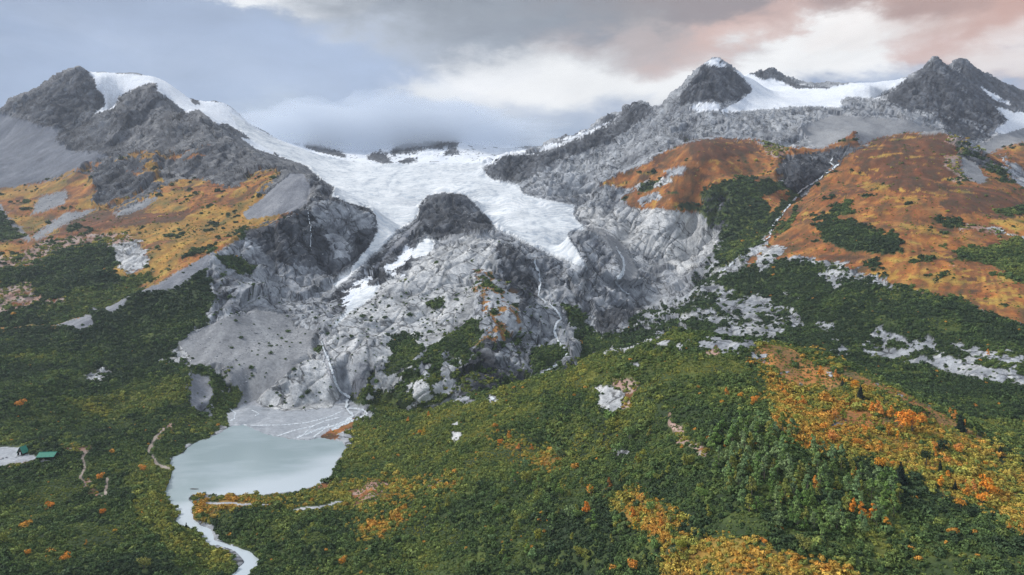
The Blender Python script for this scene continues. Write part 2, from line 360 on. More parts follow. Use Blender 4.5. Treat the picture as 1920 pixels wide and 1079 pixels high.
# left mountain
pa('rb', (-340,0),(560,0),(640,360),(560,400),(480,400),(300,400),(0,480),(-340,480))
pa('scd', (-340,250),(0,212),(60,230),(112,240),(112,270),(140,286),(185,282),(215,300),(170,318),(100,332),(30,350),(-340,380))
pa('scd', (10,345),(60,345),(110,332),(170,322),(215,300),(250,300),(180,345),(150,362),(100,370),(60,400),(40,440),(0,430),(0,380))
pa('rd', (0,205),(20,190),(75,165),(120,145),(150,126),(185,138),(195,165),(205,200),(195,212),(160,216),(130,236),(100,238),(66,236),(55,215),(30,212))
pa('rd', (108,246),(150,225),(250,210),(245,228),(205,250),(185,280),(142,282),(110,270))
pa('rd', (160,340),(195,300),(250,292),(258,310),(240,322),(300,340),(308,352),(250,356),(225,372),(180,382))
for q in [((240,190),(275,186),(282,196),(250,200)), ((285,262),(335,245),(345,255),(300,270)), ((235,300),(275,300),(262,322),(235,322)), ((350,290),(385,280),(390,320),(350,318)), ((420,190),(445,235),(400,230)),
          ((97,338),(138,332),(120,352),(95,350)), ((438,352),(500,330),(512,338),(470,350),(442,366)), ((435,385),(480,360),(510,350),(500,365),(455,382)), ((300,240),(360,236),(380,246),(330,256)), ((200,262),(240,256),(230,275),(205,280))]:
    pa('rd', *q)
pa('rbo', (210,290),(300,280),(350,285),(395,270),(385,290),(300,315),(310,350),(450,350),(500,320),(480,345),(430,370),(330,390),(230,400),(180,390),(110,345),(160,310))
pa('rd', (160,342),(195,304),(250,296),(254,310),(236,322),(296,342),(300,352),(250,356),(225,372),(180,382))
pa('or', (-340,350),(0,352),(25,352),(105,338),(140,318),(165,330),(180,352),(170,382),(230,398),(290,366),(320,345),(360,335),(425,350),(450,350),(470,326),(520,316),(522,326),(512,345),(480,362),(500,366),(478,395),(548,396),(551,406),(520,415),(458,441),(412,471),(330,520),(200,582),(100,614),(-340,655))
pa('yg', (225,425),(300,415),(350,400),(420,385),(470,405),(440,432),(390,448),(290,452),(200,440))
pa('yg', (0,520),(60,560),(200,545),(270,500),(330,490),(310,520),(190,575),(100,608),(-340,640),(-340,520))
pa('orb', (100,420),(190,395),(300,400),(360,395),(330,415),(200,430),(120,440))
for q in [((58,402),(75,370),(125,358),(122,382),(80,398)), ((210,404),(245,385),(292,370),(272,392),(225,404)), ((60,445),(120,400),(190,390),(110,425),(70,450))]:
    pa('sc', *q)
line('sc', 7, (0,385),(12,410),(35,428),(55,450))
pa('sh', (0,395),(20,420),(40,448),(0,452),(-340,470),(-340,400))
pa('gr', (568,326),(584,350),(575,385),(552,396),(512,405),(462,412),(455,400),(490,372),(520,345),(545,325))
pa('sh', (-340,490),(0,488),(60,476),(100,468),(150,458),(195,455),(222,482),(215,510),(235,530),(215,545),(140,540),(130,560),(170,575),(100,606),(-340,650))
pa('shy', (80,575),(140,540),(200,540),(260,515),(300,520),(200,580),(100,606),(60,600))
for q in [((0,540),(50,532),(80,548),(70,565),(30,575),(0,590),(-100,600),(-100,540)), ((85,560),(110,556),(112,568),(90,572)), ((-60,490),(20,482),(40,498),(0,510))]:
    pa('pk', *q)
pa('pk', (40,500),(30,488),(55,468),(85,452),(150,440),(235,438),(262,448),(278,468),(280,496),(262,506),(235,520),(222,500),(208,470),(190,458),(150,462),(100,470),(92,488),(60,496))
pa('rl', (205,458),(255,450),(275,465),(278,495),(250,508),(235,518),(225,505),(212,478))
for q in [((125,425),(150,424),(148,432),(130,434)), ((155,430),(172,428),(172,437),(156,438)), ((392,423),(410,422),(405,428)), ((440,440),(462,424),(470,432),(452,446)), ((305,440),(345,437),(340,443),(310,444)), ((335,495),(360,470),(395,462),(370,480)), ((370,462),(405,465),(400,475))]:
    pa('sh', *q)
# cliff
pa('rd', (455,441),(470,430),(500,420),(548,400),(576,388),(590,360),(580,335),(600,340),(628,358),(645,378),(690,388),(709,405),(706,430),(690,480),(650,516),(600,522),(560,502),(520,495),(480,470))
pa('rk', (585,372),(640,380),(700,400),(702,430),(660,440),(650,490),(620,480),(610,430),(580,430))
line('rd', 12, (576,390),(580,440),(584,500))
# lower-left: shrubs, moraine strip, inner slopes
pa('sh', (-340,648),(100,612),(190,581),(300,530),(410,471),(420,500),(440,530),(400,560),(395,600),(330,640),(300,660),(350,680),(362,700),(355,760),(400,790),(440,775),(430,800),(350,840),(320,860),(320,900),(330,950),(340,1000),(400,1030),(450,1060),(440,1200),(-340,1200))
pa('gr', (100,611),(190,581),(240,556),(300,530),(350,500),(400,472),(412,480),(405,495),(360,520),(335,540),(300,545),(250,552),(210,590),(170,575),(175,610),(150,622),(120,612))
pa('rk', (395,480),(450,480),(560,500),(640,520),(650,560),(600,600),(640,650),(640,760),(560,765),(440,775),(425,730),(400,760),(362,762),(352,700),(355,675),(300,660),(330,630),(395,600),(400,570),(375,545),(390,510))
pa('sc', (330,640),(400,605),(480,575),(560,600),(600,622),(570,690),(520,740),(440,770),(425,735),(380,700),(352,690),(300,665))
pa('sh', (400,478),(440,480),(480,500),(470,520),(420,505))
for q in [((340,560),(395,520),(400,560),(380,600),(340,640),(280,660)), ((420,730),(445,722),(455,740),(428,790),(400,800),(395,770))]: pa('sh', *q)
pa('mix', (265,655),(330,640),(360,675),(340,690),(300,680))
pa('mix', (355,685),(425,690),(440,740),(415,770),(362,760))
pa('gr', (357,700),(392,706),(400,740),(385,762),(358,762))
pa('mix', (160,690),(215,685),(205,715),(160,720))
pa('rl', (152,735),(175,733),(170,742),(155,742))
pa('sl', (430,775),(480,750),(540,720),(600,700),(620,640),(612,620),(600,625),(640,740),(640,770),(560,772),(440,790))
pa('rl', (480,750),(540,700),(600,650),(615,700),(640,742),(620,765),(560,770),(500,772))
line('rk', 24, (560,603),(600,610))
# delta
pa('del', (425,775),(460,758),(540,772),(620,765),(650,745),(690,768),(660,785),(640,800),(620,825),(560,828),(500,818),(455,800),(432,802),(428,790))
# glacier and snow
pa('snp', (560,250),(600,262),(700,268),(860,262),(950,270),(1000,284),(960,296),(910,310),(640,312),(560,290))
pa('rd', (570,270),(600,272),(640,285),(652,296),(640,299),(600,291),(575,283))
pa('rd', (686,296),(700,286),(722,287),(736,305),(725,308),(700,302))
pa('rd', (728,285),(760,266),(800,262),(858,258),(862,272),(830,281),(800,280),(775,288),(735,292))
pa('rd', (744,303),(765,296),(785,297),(770,307),(748,309)); pa('rd', (832,291),(850,269),(862,288),(845,292))
pa('sn', (165,134),(200,136),(290,141),(335,158),(355,180),(385,190),(420,192),(445,210),(475,236),(520,260),(600,286),(660,300),(650,330),(600,330),(560,302),(530,296),(480,280),(455,262),(430,240),(400,228),(372,205),(350,212),(318,186),(293,170),(294,155),(272,158),(240,172),(222,182),(214,203),(190,210),(172,215),(198,198),(194,180),(180,165),(178,150))
pa('ice', (430,212),(475,238),(520,262),(560,278),(600,290),(640,300),(700,306),(900,306),(915,303),(905,318),(920,336),(972,346),(980,362),(1010,372),(1062,382),(1082,386),(1074,402),(1088,420),(1104,428),(1066,436),(1070,452),(1090,480),(1108,506),(1090,500),(1060,490),(1020,472),(985,456),(960,442),(930,430),(920,412),(890,385),(870,368),(840,361),(805,366),(790,378),(792,400),(780,412),(745,432),(720,460),(695,482),(645,522),(625,532),(660,500),(690,465),(709,432),(704,402),(690,390),(650,380),(622,368),(627,352),(600,335),(575,312),(550,303),(520,290),(470,262),(450,245))
pa('rd', (354,182),(372,186),(374,197),(362,195)); pa('rd', (411,233),(425,232),(460,252),(470,262),(440,255)); pa('rd', (512,285),(524,292),(518,296))
pa('ice', (630,605),(640,585),(655,560),(670,545),(713,534),(700,550),(672,572),(655,580),(640,600),(632,612))
pa('snp', (985,290),(1050,262),(1090,250),(1145,226),(1140,236),(1100,254),(1060,272),(1005,286),(960,300),(930,304),(908,312),(930,296))
pa('rd', (1040,257),(1060,244),(1082,246),(1085,252),(1055,258)); pa('rd', (1118,232),(1135,212),(1155,214),(1158,220),(1135,230)); pa('rd', (1035,268),(1065,258),(1050,270))
pa('rd', (906,318),(940,295),(985,288),(1030,282),(1060,284),(1020,320),(975,342),(925,335))
pa('rd', (1030,282),(1150,230),(1190,188),(1228,206),(1200,232),(1150,262),(1085,290),(1050,300))
pa('rk', (980,350),(1050,305),(1150,262),(1230,205),(1260,172),(1300,135),(1320,115),(1600,250),(1480,280),(1350,262),(1220,300),(1130,345),(1190,350),(1160,372),(1200,390),(1100,380),(1060,380),(1000,365))
pa('rk', (1064,440),(1080,432),(1130,436),(1165,470),(1170,520),(1150,525),(1106,505),(1088,480))
pa('rl', (1075,388),(1190,388),(1250,396),(1310,402),(1345,440),(1345,470),(1320,500),(1340,530),(1310,560),(1240,575),(1200,585),(1150,600),(1130,625),(1180,640),(1340,640),(1460,640),(1400,600),(1330,560),(1250,560),(1200,545),(1180,500),(1170,470),(1130,436),(1095,420),(1080,405))
pa('rk', (1180,470),(1240,480),(1280,520),(1330,470),(1345,500),(1300,560),(1250,570),(1200,560),(1170,540),(1160,520))
pa('sc', (1090,424),(1130,430),(1175,462),(1200,520),(1170,535),(1160,490),(1120,440))
# right high country
pa('rd', (1290,160),(1320,118),(1365,125),(1400,150),(1412,168),(1385,188),(1350,192),(1310,190),(1270,200),(1275,180))
pa('snp', (1322,116),(1335,108),(1352,110),(1362,126),(1340,127),(1325,122))
pa('sn', (1375,132),(1420,134),(1470,155),(1555,164),(1620,152),(1700,146),(1690,160),(1655,172),(1650,184),(1600,190),(1590,203),(1500,199),(1450,204),(1400,208),(1355,212),(1350,208),(1385,190),(1412,170),(1395,148))
pa('snp', (1290,205),(1310,190),(1350,195),(1345,208),(1310,212))
pa('rd', (1405,137),(1420,132),(1447,124),(1465,138),(1490,150),(1500,160),(1550,163),(1560,166),(1490,166),(1475,156),(1450,148),(1430,150))
pa('rk', (1576,190),(1590,182),(1640,184),(1640,192),(1600,202),(1580,200))
pa('rd', (1655,182),(1700,148),(1757,104),(1780,120),(1800,135),(1840,165),(1888,225),(1860,245),(1820,228),(1760,215),(1700,205),(1670,195))
pa('rd', (1760,215),(1830,235),(1865,262),(1800,262),(1770,245))
pa('rk', (1695,205),(1740,212),(1765,240),(1750,250),(1710,235))
pa('rd', (1785,118),(1800,106),(1830,124),(1870,148),(1930,172),(2260,260),(2260,320),(1920,250),(1890,230),(1840,175))
pa('sn', (1836,160),(1880,185),(1925,215),(1960,260),(1880,252),(1862,246),(1890,225),(1865,200),(1890,205),(1855,180))
pa('rd', (1860,186),(1915,205),(1905,212),(1870,198)); 
pa('sc', (1822,275),(1870,255),(1920,240),(2260,250),(2260,400),(1960,300),(1860,290))
# grey slopes
pa('sc', (1560,215),(1700,225),(1780,250),(1640,262),(1600,300),(1560,315),(1500,240))
# orange domes
pa('or', (1128,350),(1160,328),(1220,300),(1290,266),(1350,258),(1420,264),(1440,275),(1480,276),(1540,280),(1590,256),(1604,243),(1618,275),(1580,284),(1540,300),(1470,292),(1480,330),(1440,345),(1370,335),(1330,362),(1350,395),(1320,402),(1250,395),(1190,388),(1160,374),(1190,352))
pa('pk', (1420,268),(1455,272),(1480,282),(1470,300),(1440,290)); pa('orb', (1290,266),(1350,259),(1400,264),(1430,285),(1360,300),(1300,300))
pa('mix', (1190,350),(1250,330),(1260,345),(1200,362)); pa('rk', (1200,372),(1235,360),(1240,370),(1205,384)); pa('rk', (1245,318),(1290,312),(1280,330),(1250,332))
pa('sh', (1315,360),(1370,335),(1440,338),(1480,345),(1500,372),(1470,400),(1440,440),(1400,475),(1330,525),(1318,520),(1340,490),(1350,450),(1345,420),(1310,400),(1270,392),(1275,380),(1320,385))
pa('shy', (1400,420),(1440,410),(1440,440),(1390,478),(1350,500),(1360,470)); pa('rdg', (1318,375),(1365,365),(1375,400),(1350,440),(1330,425))
pa('or', (1430,370),(1475,355),(1480,370),(1450,400))
pa('rd', (1468,292),(1540,284),(1590,272),(1618,278),(1572,315),(1505,362),(1475,350),(1455,322))
pa('or', (1466,398),(1500,372),(1560,316),(1600,285),(1640,260),(1700,248),(1770,250),(1850,292),(1920,348),(2260,520),(2260,690),(1920,605),(1810,565),(1690,535),(1600,500),(1545,490),(1490,480),(1425,500),(1395,500),(1430,470),(1450,430))
pa('or', (1830,300),(1880,276),(1920,266),(2260,250),(2260,420),(1960,350),(1880,312),(1850,298))
pa('orb', (1600,286),(1640,262),(1700,250),(1760,250),(1800,268),(1790,300),(1780,345),(1740,370),(1660,360),(1620,330))
pa('orb', (1780,350),(1850,350),(1920,380),(2000,430),(1920,420),(1830,400),(1770,400))
pa('pk', (1760,250),(1800,262),(1850,290),(1820,284),(1780,268)); pa('pk', (1775,290),(1800,288),(1805,325),(1830,342),(1790,336),(1770,315))
pa('sc', (1802,288),(1830,298),(1850,342),(1838,346),(1805,328))
pa('rdg', (1790,262),(1830,280),(1880,318),(1900,340),(1850,320),(1800,290)); pa('rk', (1880,290),(1925,320),(1960,350),(1900,330))
for q in [((1530,420),(1570,412),(1610,416),(1650,438),(1690,450),(1692,472),(1640,478),(1590,470),(1560,462),(1535,440)),
          ((1560,385),(1595,378),(1598,400),(1560,405)), ((1525,405),(1560,400),(1568,412),(1530,415)), ((1780,472),(1830,462),(1880,460),(1920,440),(2100,470),(2100,540),(1850,498),(1790,492)),
          ((1655,440),(1676,434),(1678,446),(1658,448)), ((1700,488),(1765,484),(1760,492),(1705,496)), ((1752,456),(1776,454),(1772,464)), ((1618,488),(1645,488),(1650,505),(1630,505)), ((1480,405),(1496,390),(1500,384),(1490,410),(1445,455)), ((1755,410),(1790,408),(1810,425),(1780,430)), ((1870,395),(1925,385),(1925,405),(1870,402)), ((1850,520),(1920,505),(1960,520),(1900,530))]:
    pa('shy' if rnd.random() < .25 else 'sh', *q)
pa('yg', (1860,412),(1920,408),(2000,425),(1920,430),(1865,425)); pa('yg', (1620,340),(1665,350),(1660,360),(1620,352)); pa('yg', (1640,485),(1760,478),(1770,486),(1660,496))
pa('pk', (1810,420),(1860,430),(1920,435),(1920,442),(1850,436),(1800,430))
pa('rl', (1850,425),(1920,440),(1990,455),(1920,448),(1860,434))
# right bowl
pa('sh', (1300,560),(1330,530),(1400,500),(1460,488),(1530,495),(1590,510),(1690,535),(1810,566),(1920,606),(2260,690),(2260,1000),(1920,870),(1850,826),(1750,770),(1650,718),(1550,670),(1450,642),(1460,625),(1400,590))
pa('mix', (1130,640),(1190,600),(1300,558),(1340,530),(1385,545),(1410,580),(1470,620),(1430,640),(1330,632),(1250,640),(1140,672),(1110,665))
pa('mix', (1300,540),(1340,500),(1370,500),(1360,540),(1400,560),(1400,590),(1350,590)); pa('rl', (1418,498),(1430,465),(1455,458),(1465,465),(1446,498),(1424,506))
pa('rl', (1398,552),(1415,547),(1435,556),(1445,570),(1480,580),(1505,595),(1505,612),(1480,615),(1455,606),(1440,590),(1410,582),(1395,570))
pa('rl', (1538,515),(1560,492),(1582,492),(1600,500),(1590,515),(1620,512),(1660,522),(1690,538),(1680,545),(1640,530),(1600,528),(1560,542))
line('rl', 9, (1405,480),(1380,490),(1340,515),(1310,530)); 
pa('rl', (1310,575),(1340,580),(1400,602),(1462,622),(1466,632),(1440,640),(1400,628),(1340,605),(1300,590))
for q in [((1635,622),(1650,614),(1690,636),(1700,652),(1680,662),(1650,650)), ((1700,636),(1740,628),(1760,640),(1750,656),(1710,650)), ((1775,640),(1800,640),(1850,656),(1920,668),(1925,684),(1870,676),(1810,660)), ((1745,660),(1800,668),(1810,690),(1770,696),(1740,685)),
          ((1838,690),(1850,686),(1856,705),(1842,708)), ((1868,682),(1905,690),(1930,705),(1930,725),(1895,725),(1872,705)), ((1560,655),(1585,650),(1590,665),(1565,668)), ((1530,605),(1560,608),(1555,618),(1532,614)), ((1620,648),(1650,658),(1640,668),(1620,660))]:
    pa('rl', *q)
pa('mix', (1620,640),(1700,650),(1800,660),(1920,690),(1920,730),(1860,720),(1740,690),(1640,670)); 
# the nose
pa('rd', (788,382),(805,366),(840,361),(872,366),(895,388),(926,424),(920,434),(890,432),(850,436),(815,452),(795,480),(760,512),(722,535),(690,548),(660,562),(640,575),(625,580),(630,540),(660,528),(700,490),(740,448),(782,412))
pa('gr', (790,415),(760,450),(700,510),(655,545),(640,560),(680,525),(745,450),(785,412))
pa('rk', (640,575),(690,548),(722,535),(790,482),(830,450),(900,432),(950,445),(985,462),(1000,490),(1004,540),(1000,600),(1060,680),(1010,712),(900,750),(700,778),(640,740),(615,690),(612,630),(600,610),(630,600))
pa('rl', (622,610),(690,556),(740,525),(800,478),(860,446),(900,440),(935,455),(930,500),(890,560),(880,640),(830,640),(800,660),(700,690),(640,680),(615,650))
line('ice', 9, (690,480),(668,502),(648,520),(630,534))
pa('ice', (668,540),(715,534),(705,552),(678,574),(655,586),(642,602),(630,614),(628,604),(644,590),(655,560))
pa('snp', (640,560),(670,530),(700,500),(690,530),(650,575),(640,580))
pa('ice', (772,485),(776,468),(785,455),(800,446),(814,450),(812,466),(800,480)); pa('ice', (730,495),(750,480),(760,470),(755,490),(735,504))
pa('snp', (720,500),(770,460),(780,470),(740,520))
pa('rd', (935,450),(972,465),(1000,500),(1005,550),(985,592),(965,550),(940,510))  # shaded east face of the nose, painted as darker rock
pa('orh', (888,515),(905,500),(925,508),(960,550),(985,600),(975,640),(930,640),(905,660),(875,640),(890,600),(895,560))
pa('rdg', (900,640),(975,630),(980,660),(1000,700),(960,730),(900,745),(860,735),(860,700),(880,670))
pa('rk', (930,660),(960,640),(985,690),(960,705))
for q in [((700,700),(735,690),(728,655),(745,625),(765,625),(790,650),(790,690),(760,700),(740,720)), ((730,640),(745,622),(790,660),(780,700),(740,690)), ((800,650),(830,640),(845,628),(870,610),(895,600),(905,625),(880,660),(865,700),(850,745),(800,765),(740,765),(780,740),(800,700)),
          ((690,760),(740,700),(790,740),(800,770),(700,785)), ((800,560),(840,555),(842,570),(820,580),(805,572)), ((728,625),(770,645),(785,632),(775,660),(735,650)), ((870,740),(960,715),(1060,690),(1080,680),(1000,716),(900,748)), ((1000,660),(1050,650),(1060,670),(1030,690),(1000,700)), ((655,745),(690,720),(700,735),(690,760),(668,760))]:
    pa('sh', *q)
pa('mix', (690,700),(780,690),(820,740),(760,770),(690,765)); pa('mix', (835,660),(860,655),(865,690),(850,740),(820,730)); 
pa('rk', (1005,500),(1030,500),(1040,560),(1075,640),(1060,660),(1030,620),(1000,590))
pa('rk', (1030,480),(1070,492),(1150,535),(1195,575),(1215,570),(1190,600),(1130,640),(1080,640),(1040,580))
pa('rd', (1125,580),(1160,575),(1200,570),(1210,580),(1180,600),(1140,630),(1120,625))  # shading on the right foot of the second dome, painted as dark rock
pa('sh', (1050,570),(1075,575),(1130,640),(1140,670),(1080,680),(1090,650),(1060,600)); pa('mix', (1060,600),(1100,590),(1110,640),(1080,650))
# foreground
pa('sh', (690,784),(760,778),(850,758),(950,733),(1080,682),(1150,656),(1250,634),(1330,626),(1450,642),(1550,670),(1650,718),(1750,770),(1850,826),(1920,870),(2260,1040),(2260,1220),(440,1220),(445,1070),(490,1055),(400,1010),(400,995),(358,965),(358,935),(480,935),(560,925),(610,908),(645,850),(660,832),(650,815),(660,800))
pa('or', (600,820),(625,802),(668,786),(664,800),(640,812),(636,824),(605,826))
pa('shy', (660,790),(900,750),(1080,690),(1200,660),(1380,660),(1400,700),(1250,700),(1000,740),(820,790),(740,850),(660,900),(640,860),(660,830))
pa('mix', (1110,668),(1150,645),(1240,630),(1330,624),(1440,640),(1440,655),(1340,652),(1220,652),(1160,668))
pa('sho', (900,815),(960,820),(1030,850),(1060,860),(1040,880),(980,860)); pa('sho', (660,985),(730,970),(770,960),(760,985),(700,1005),(650,1005))
pa('sho', (362,938),(450,930),(560,934),(600,915),(660,905),(700,895),(760,905),(860,890),(860,910),(760,930),(680,950),(640,955),(560,945),(470,950),(400,965),(380,985),(360,965))
pa('sho', (1235,1005),(1300,1000),(1400,1015),(1500,1045),(1620,1085),(1620,1200),(1250,1200)); pa('sho', (1140,930),(1200,925),(1290,980),(1220,1010),(1160,970))
pa('sho', (1410,652),(1460,642),(1530,664),(1600,700),(1700,742),(1800,798),(1920,872),(2260,1050),(2260,1150),(1920,1000),(1850,955),(1770,930),(1720,890),(1640,860),(1560,855),(1500,840),(1450,790),(1440,730))
pa('orh', (1415,652),(1470,648),(1540,680),(1600,720),(1560,730),(1480,720),(1450,700)); pa('orh', (1600,760),(1700,780),(1700,800),(1560,800)); pa('orh', (1550,672),(1700,742),(1850,828),(1830,828),(1700,765),(1600,710))
pa('rl', (1112,742),(1122,722),(1140,726),(1162,735),(1158,752),(1162,765),(1145,778),(1130,775),(1116,762)); pa('pk', (1135,712),(1185,710),(1200,722),(1180,740),(1190,770),(1165,775),(1160,735))
pa('rl', (1352,642),(1385,640),(1402,656),(1385,666),(1360,662)); pa('pk', (1318,660),(1345,648),(1355,662),(1330,668)); pa('pk', (1250,770),(1275,800),(1300,835),(1330,850),(1320,858),(1280,835),(1250,800))
pa('rl', (1145,838),(1185,840),(1175,852),(1150,850)); pa('rl', (832,813),(855,815),(848,830),(835,826)); pa('sl', (845,795),(858,792),(858,800))
line('sl', 4, (384,945),(430,944),(470,947),(505,947)); line('sl', 4, (548,957),(575,953),(600,951),(628,943),(640,941)); line('pk', 10, (600,918),(640,903)); pa('pk', (665,928),(715,900),(735,912),(705,930),(700,945),(690,952),(660,945)); line('pk', 5, (735,914),(800,915),(840,905)); line('sl', 5, (620,800),(600,815))
pa('shy', (350,870),(460,800),(420,850),(330,900),(322,935),(345,990),(420,1040),(445,1079),(350,1079),(250,960),(240,880)); pa('shy', (100,750),(200,740),(300,700),(360,710),(350,760),(200,790)); 
# visitor area
pa('lot', (-340,838),(0,837),(38,838),(40,850),(70,856),(72,863),(40,868),(0,876),(-340,900)); pa('pk', (10,872),(60,864),(70,866),(40,872),(15,878)); pa('pk', (105,842),(160,838),(170,846),(120,850))
for pl in [((160,846),(155,860),(160,875),(150,895),(158,905)), ((158,905),(165,915),(185,930)), ((185,930),(196,930),(199,915),(201,898)), ((292,818),(285,832),(277,848)), ((286,855),(292,868),(304,875),(316,878))]:
    line('tr', 5, *pl)
for (x, y, c) in [(40,1040,'sl')]: pass
line('pk', 12, (163,906),(178,928))
line('sl', 6, (348,838),(356,834),(366,838)) ; line('pk', 8, (300,815),(330,802))
# bare boulders and slabs that stick out of the alder
for (x, y, w_) in [(1575,640,8),(1470,545,6),(1350,560,8),(1375,548,7),(1325,548,8),(960,765,5),(925,747,8),(1190,690,6),(1500,560,5),(1560,610,7)]:
    line('rl', w_, (x - w_, y), (x + w_, y + 2))

PAL = {
 'tr': ((176,164,154),(152,140,132),(126,112,102)),
 'scd': ((132,136,145),(106,111,121),(84,88,97)),  # sun-bleached / middle / dark tone of each kind of ground
 'rk': ((190,194,199),(158,162,168),(106,110,118)), 'rd': ((122,126,132),(84,87,93),(52,55,61)), 'rl': ((218,219,219),(194,196,198),(146,150,155)),
 'rb': ((142,142,143),(106,108,112),(66,69,76)), 'sc': ((158,160,163),(135,137,141),(106,109,114)), 'sl': ((190,192,196),(168,170,176),(140,144,150)),
 'gr': ((150,152,158),(128,131,138),(110,113,122)), 'ice': ((240,242,244),(226,230,233),(182,190,200)), 'sn': ((240,243,247),(228,233,240),(206,214,226)),
 'or': ((176,122,66),(134,88,54),(88,72,50)), 'orb': ((126,82,56),(98,68,50),(76,64,50)), 'yg': ((184,146,72),(152,114,58),(112,98,56)),
 'sh': ((86,98,52),(62,76,46),(44,56,40)), 'shy': ((110,112,54),(80,90,48),(56,66,42)), 'sho': ((156,128,64),(124,102,54),(92,88,50)),
 'pk': ((188,168,158),(162,138,128),(130,96,80)), 'del': ((176,180,186),(158,163,170),(140,146,154)), 'lot': ((178,181,186),(166,170,176),(150,154,160)),
 'orh': ((180,132,78),(146,104,66),(104,92,64))}
ROUGH = dict(rk=1.0, rd=1.25, rl=.6, rb=1.0, sc=.28, sl=.25, gr=.1, ice=.2, sn=.08, yg=.25, sh=.45, shy=.4, sho=.4, mix=.7, pk=.6, lot=0, rbo=.9, snp=.6, orh=.6, ond=.5, rdg=1.0, orb=.4)
ROUGH['or'] = .35; ROUGH['scd'] = .3; ROUGH['tr'] = .1; ROUGH['del'] = .03
rl = np.array([ROUGH[c] for c in CL], np.float32)[cmap]
def blur(a, r):
    for ax in (0, 1):
        p = np.pad(a, [(r, r) if k == ax else (0, 0) for k in (0, 1)], 'edge'); c = np.cumsum(p, ax, dtype=np.float64)
        c = np.concatenate([np.zeros_like(np.take(c, [0], ax)), c], ax); n = a.shape[ax]
        a = ((np.take(c, range(2 * r + 1, 2 * r + 1 + n), ax) - np.take(c, range(0, n), ax)) / (2 * r + 1)).astype(np.float32)
    return a
rl = blur(blur(rl, 4), 3)
def samp(img, u, v):
    x = np.clip((u - RU0) * RS_ - .5, 0, RWd - 1.001); y = np.clip((v - RV0) * RS_ - .5, 0, RHt - 1.001)
    xi = x.astype(int); yi = y.astype(int); fx = x - xi; fy = y - yi
    return (img[yi, xi] * (1 - fx) + img[yi, xi + 1] * fx) * (1 - fy) + (img[yi + 1, xi] * (1 - fx) + img[yi + 1, xi + 1] * fx) * fy
def uv(X, Y, Z): return 960 + X / Y * F, V0 + (H - Z) / Y * F

# ------------------------------------------------------------------ relief: ribs, gullies, ledges
def normals(X, Y, Z):
    a = [np.gradient(q, axis=0) for q in (X, Y, Z)]; b = [np.gradient(q, axis=1) for q in (X, Y, Z)]
    n = [a[1] * b[2] - a[2] * b[1], a[2] * b[0] - a[0] * b[2], a[0] * b[1] - a[1] * b[0]]
    l = np.sqrt(n[0] ** 2 + n[1] ** 2 + n[2] ** 2) + 1e-6
    s = np.sign(n[2]); s[s == 0] = 1
    return [q / l * s for q in n]
icb = blur(blur((cmap == ID['ice']).astype(np.float32), 7), 5)
rl = rl * (1 - .85 * np.clip(icb * 2.2, 0, 1) * (cmap != ID['ice']))
rw = samp(rl, Ug, V_).astype(np.float32)
rw *= 1 - .55 * (sstep(Ug, 590, 620) * (1 - sstep(Ug, 660, 700)) * sstep(V_, 640, 680)).astype(np.float32)
rw *= 1 - .4 * (sstep(Ug, 1250, 1330) * sstep(V_, 500, 560)).astype(np.float32)
vis = np.minimum.accumulate(V_, axis=1)
hidden = V_ > vis + 30
N = normals(X, Y, Z)
px = Y / F * 2.0                                # metres per vertex
wx = fbm(X, Y, Z, 260, 2, seed=5) * 30; wy = fbm(X, Y, Z, 260, 2, seed=9) * 30
d = np.zeros_like(X)
for k, (lam, am) in enumerate([(190, .055), (95, .075), (48, .06), (24, .03), (12, .02), (6, .02)]):
    fade = sstep(lam / px, 1.6, 4.0)
    q = pn((X + wx) / lam + k * 9.1, (Y + wy) / lam * .8, Z / lam * .55 + k)
    r = 1 - 2.2 * np.abs(pn((X + wx) / lam * 1.1 + 31 + k, (Y + wy) / lam * .9 + 5, (Z + .35 * X) / lam * .6))
    d += am * lam * fade * rw * (0.55 * q + 0.45 * r) * sstep(Y, 60, 700 if lam > 60 else 300)
def facets(x, y, z, seed):
    """broken planes: every cell of rock is a slab with its own tilt"""
    xi, yi, zi = np.floor(x - .5).astype(np.int32), np.floor(y - .5).astype(np.int32), np.floor(z - .5).astype(np.int32)
    best = np.full(x.shape, 9.0, np.float32); out = np.zeros(x.shape, np.float32)
    for dx in (0, 1):
        for dy in (0, 1):
            for dz in (0, 1):
                cx, cy, cz = xi + dx, yi + dy, zi + dz; h = PERM[PERM[PERM[(cx + seed) & 255] + (cy & 255)] + (cz & 255)]; g = GRAD[h]; g2 = GRAD[(h + 91) & 255]
                ex, ey, ez = x - cx - .5 - g[..., 0] * .4, y - cy - .5 - g[..., 1] * .4, z - cz - .5 - g[..., 2] * .4
                q = ex * ex + ey * ey + ez * ez; m = q < best
                best = np.where(m, q, best); out = np.where(m, (ex * g2[..., 0] + ey * g2[..., 1] + ez * g2[..., 2]) * 1.0 + g2[..., 1] * .25, out)
    return out
for k, (lam, am) in enumerate([(150, .12), (62, .16), (26, .15), (11, .12)]):
    fade = sstep(lam / px, 2.0, 5.0); ok = rw > .35
    w1 = .35 * pn(X / lam * 1.3, Y / lam * 1.3, Z / lam * 1.3 + 7 * k)
    d[ok] += (am * lam * fade * sstep(rw, .35, .9) * sstep(Y, 60, 700 if lam > 50 else 300))[ok] * facets(((X + .5 * Z) / lam + w1)[ok], (Y / lam * .8 + w1)[ok], ((Z - .4 * X) / lam * .8 - w1)[ok], 17 * k)
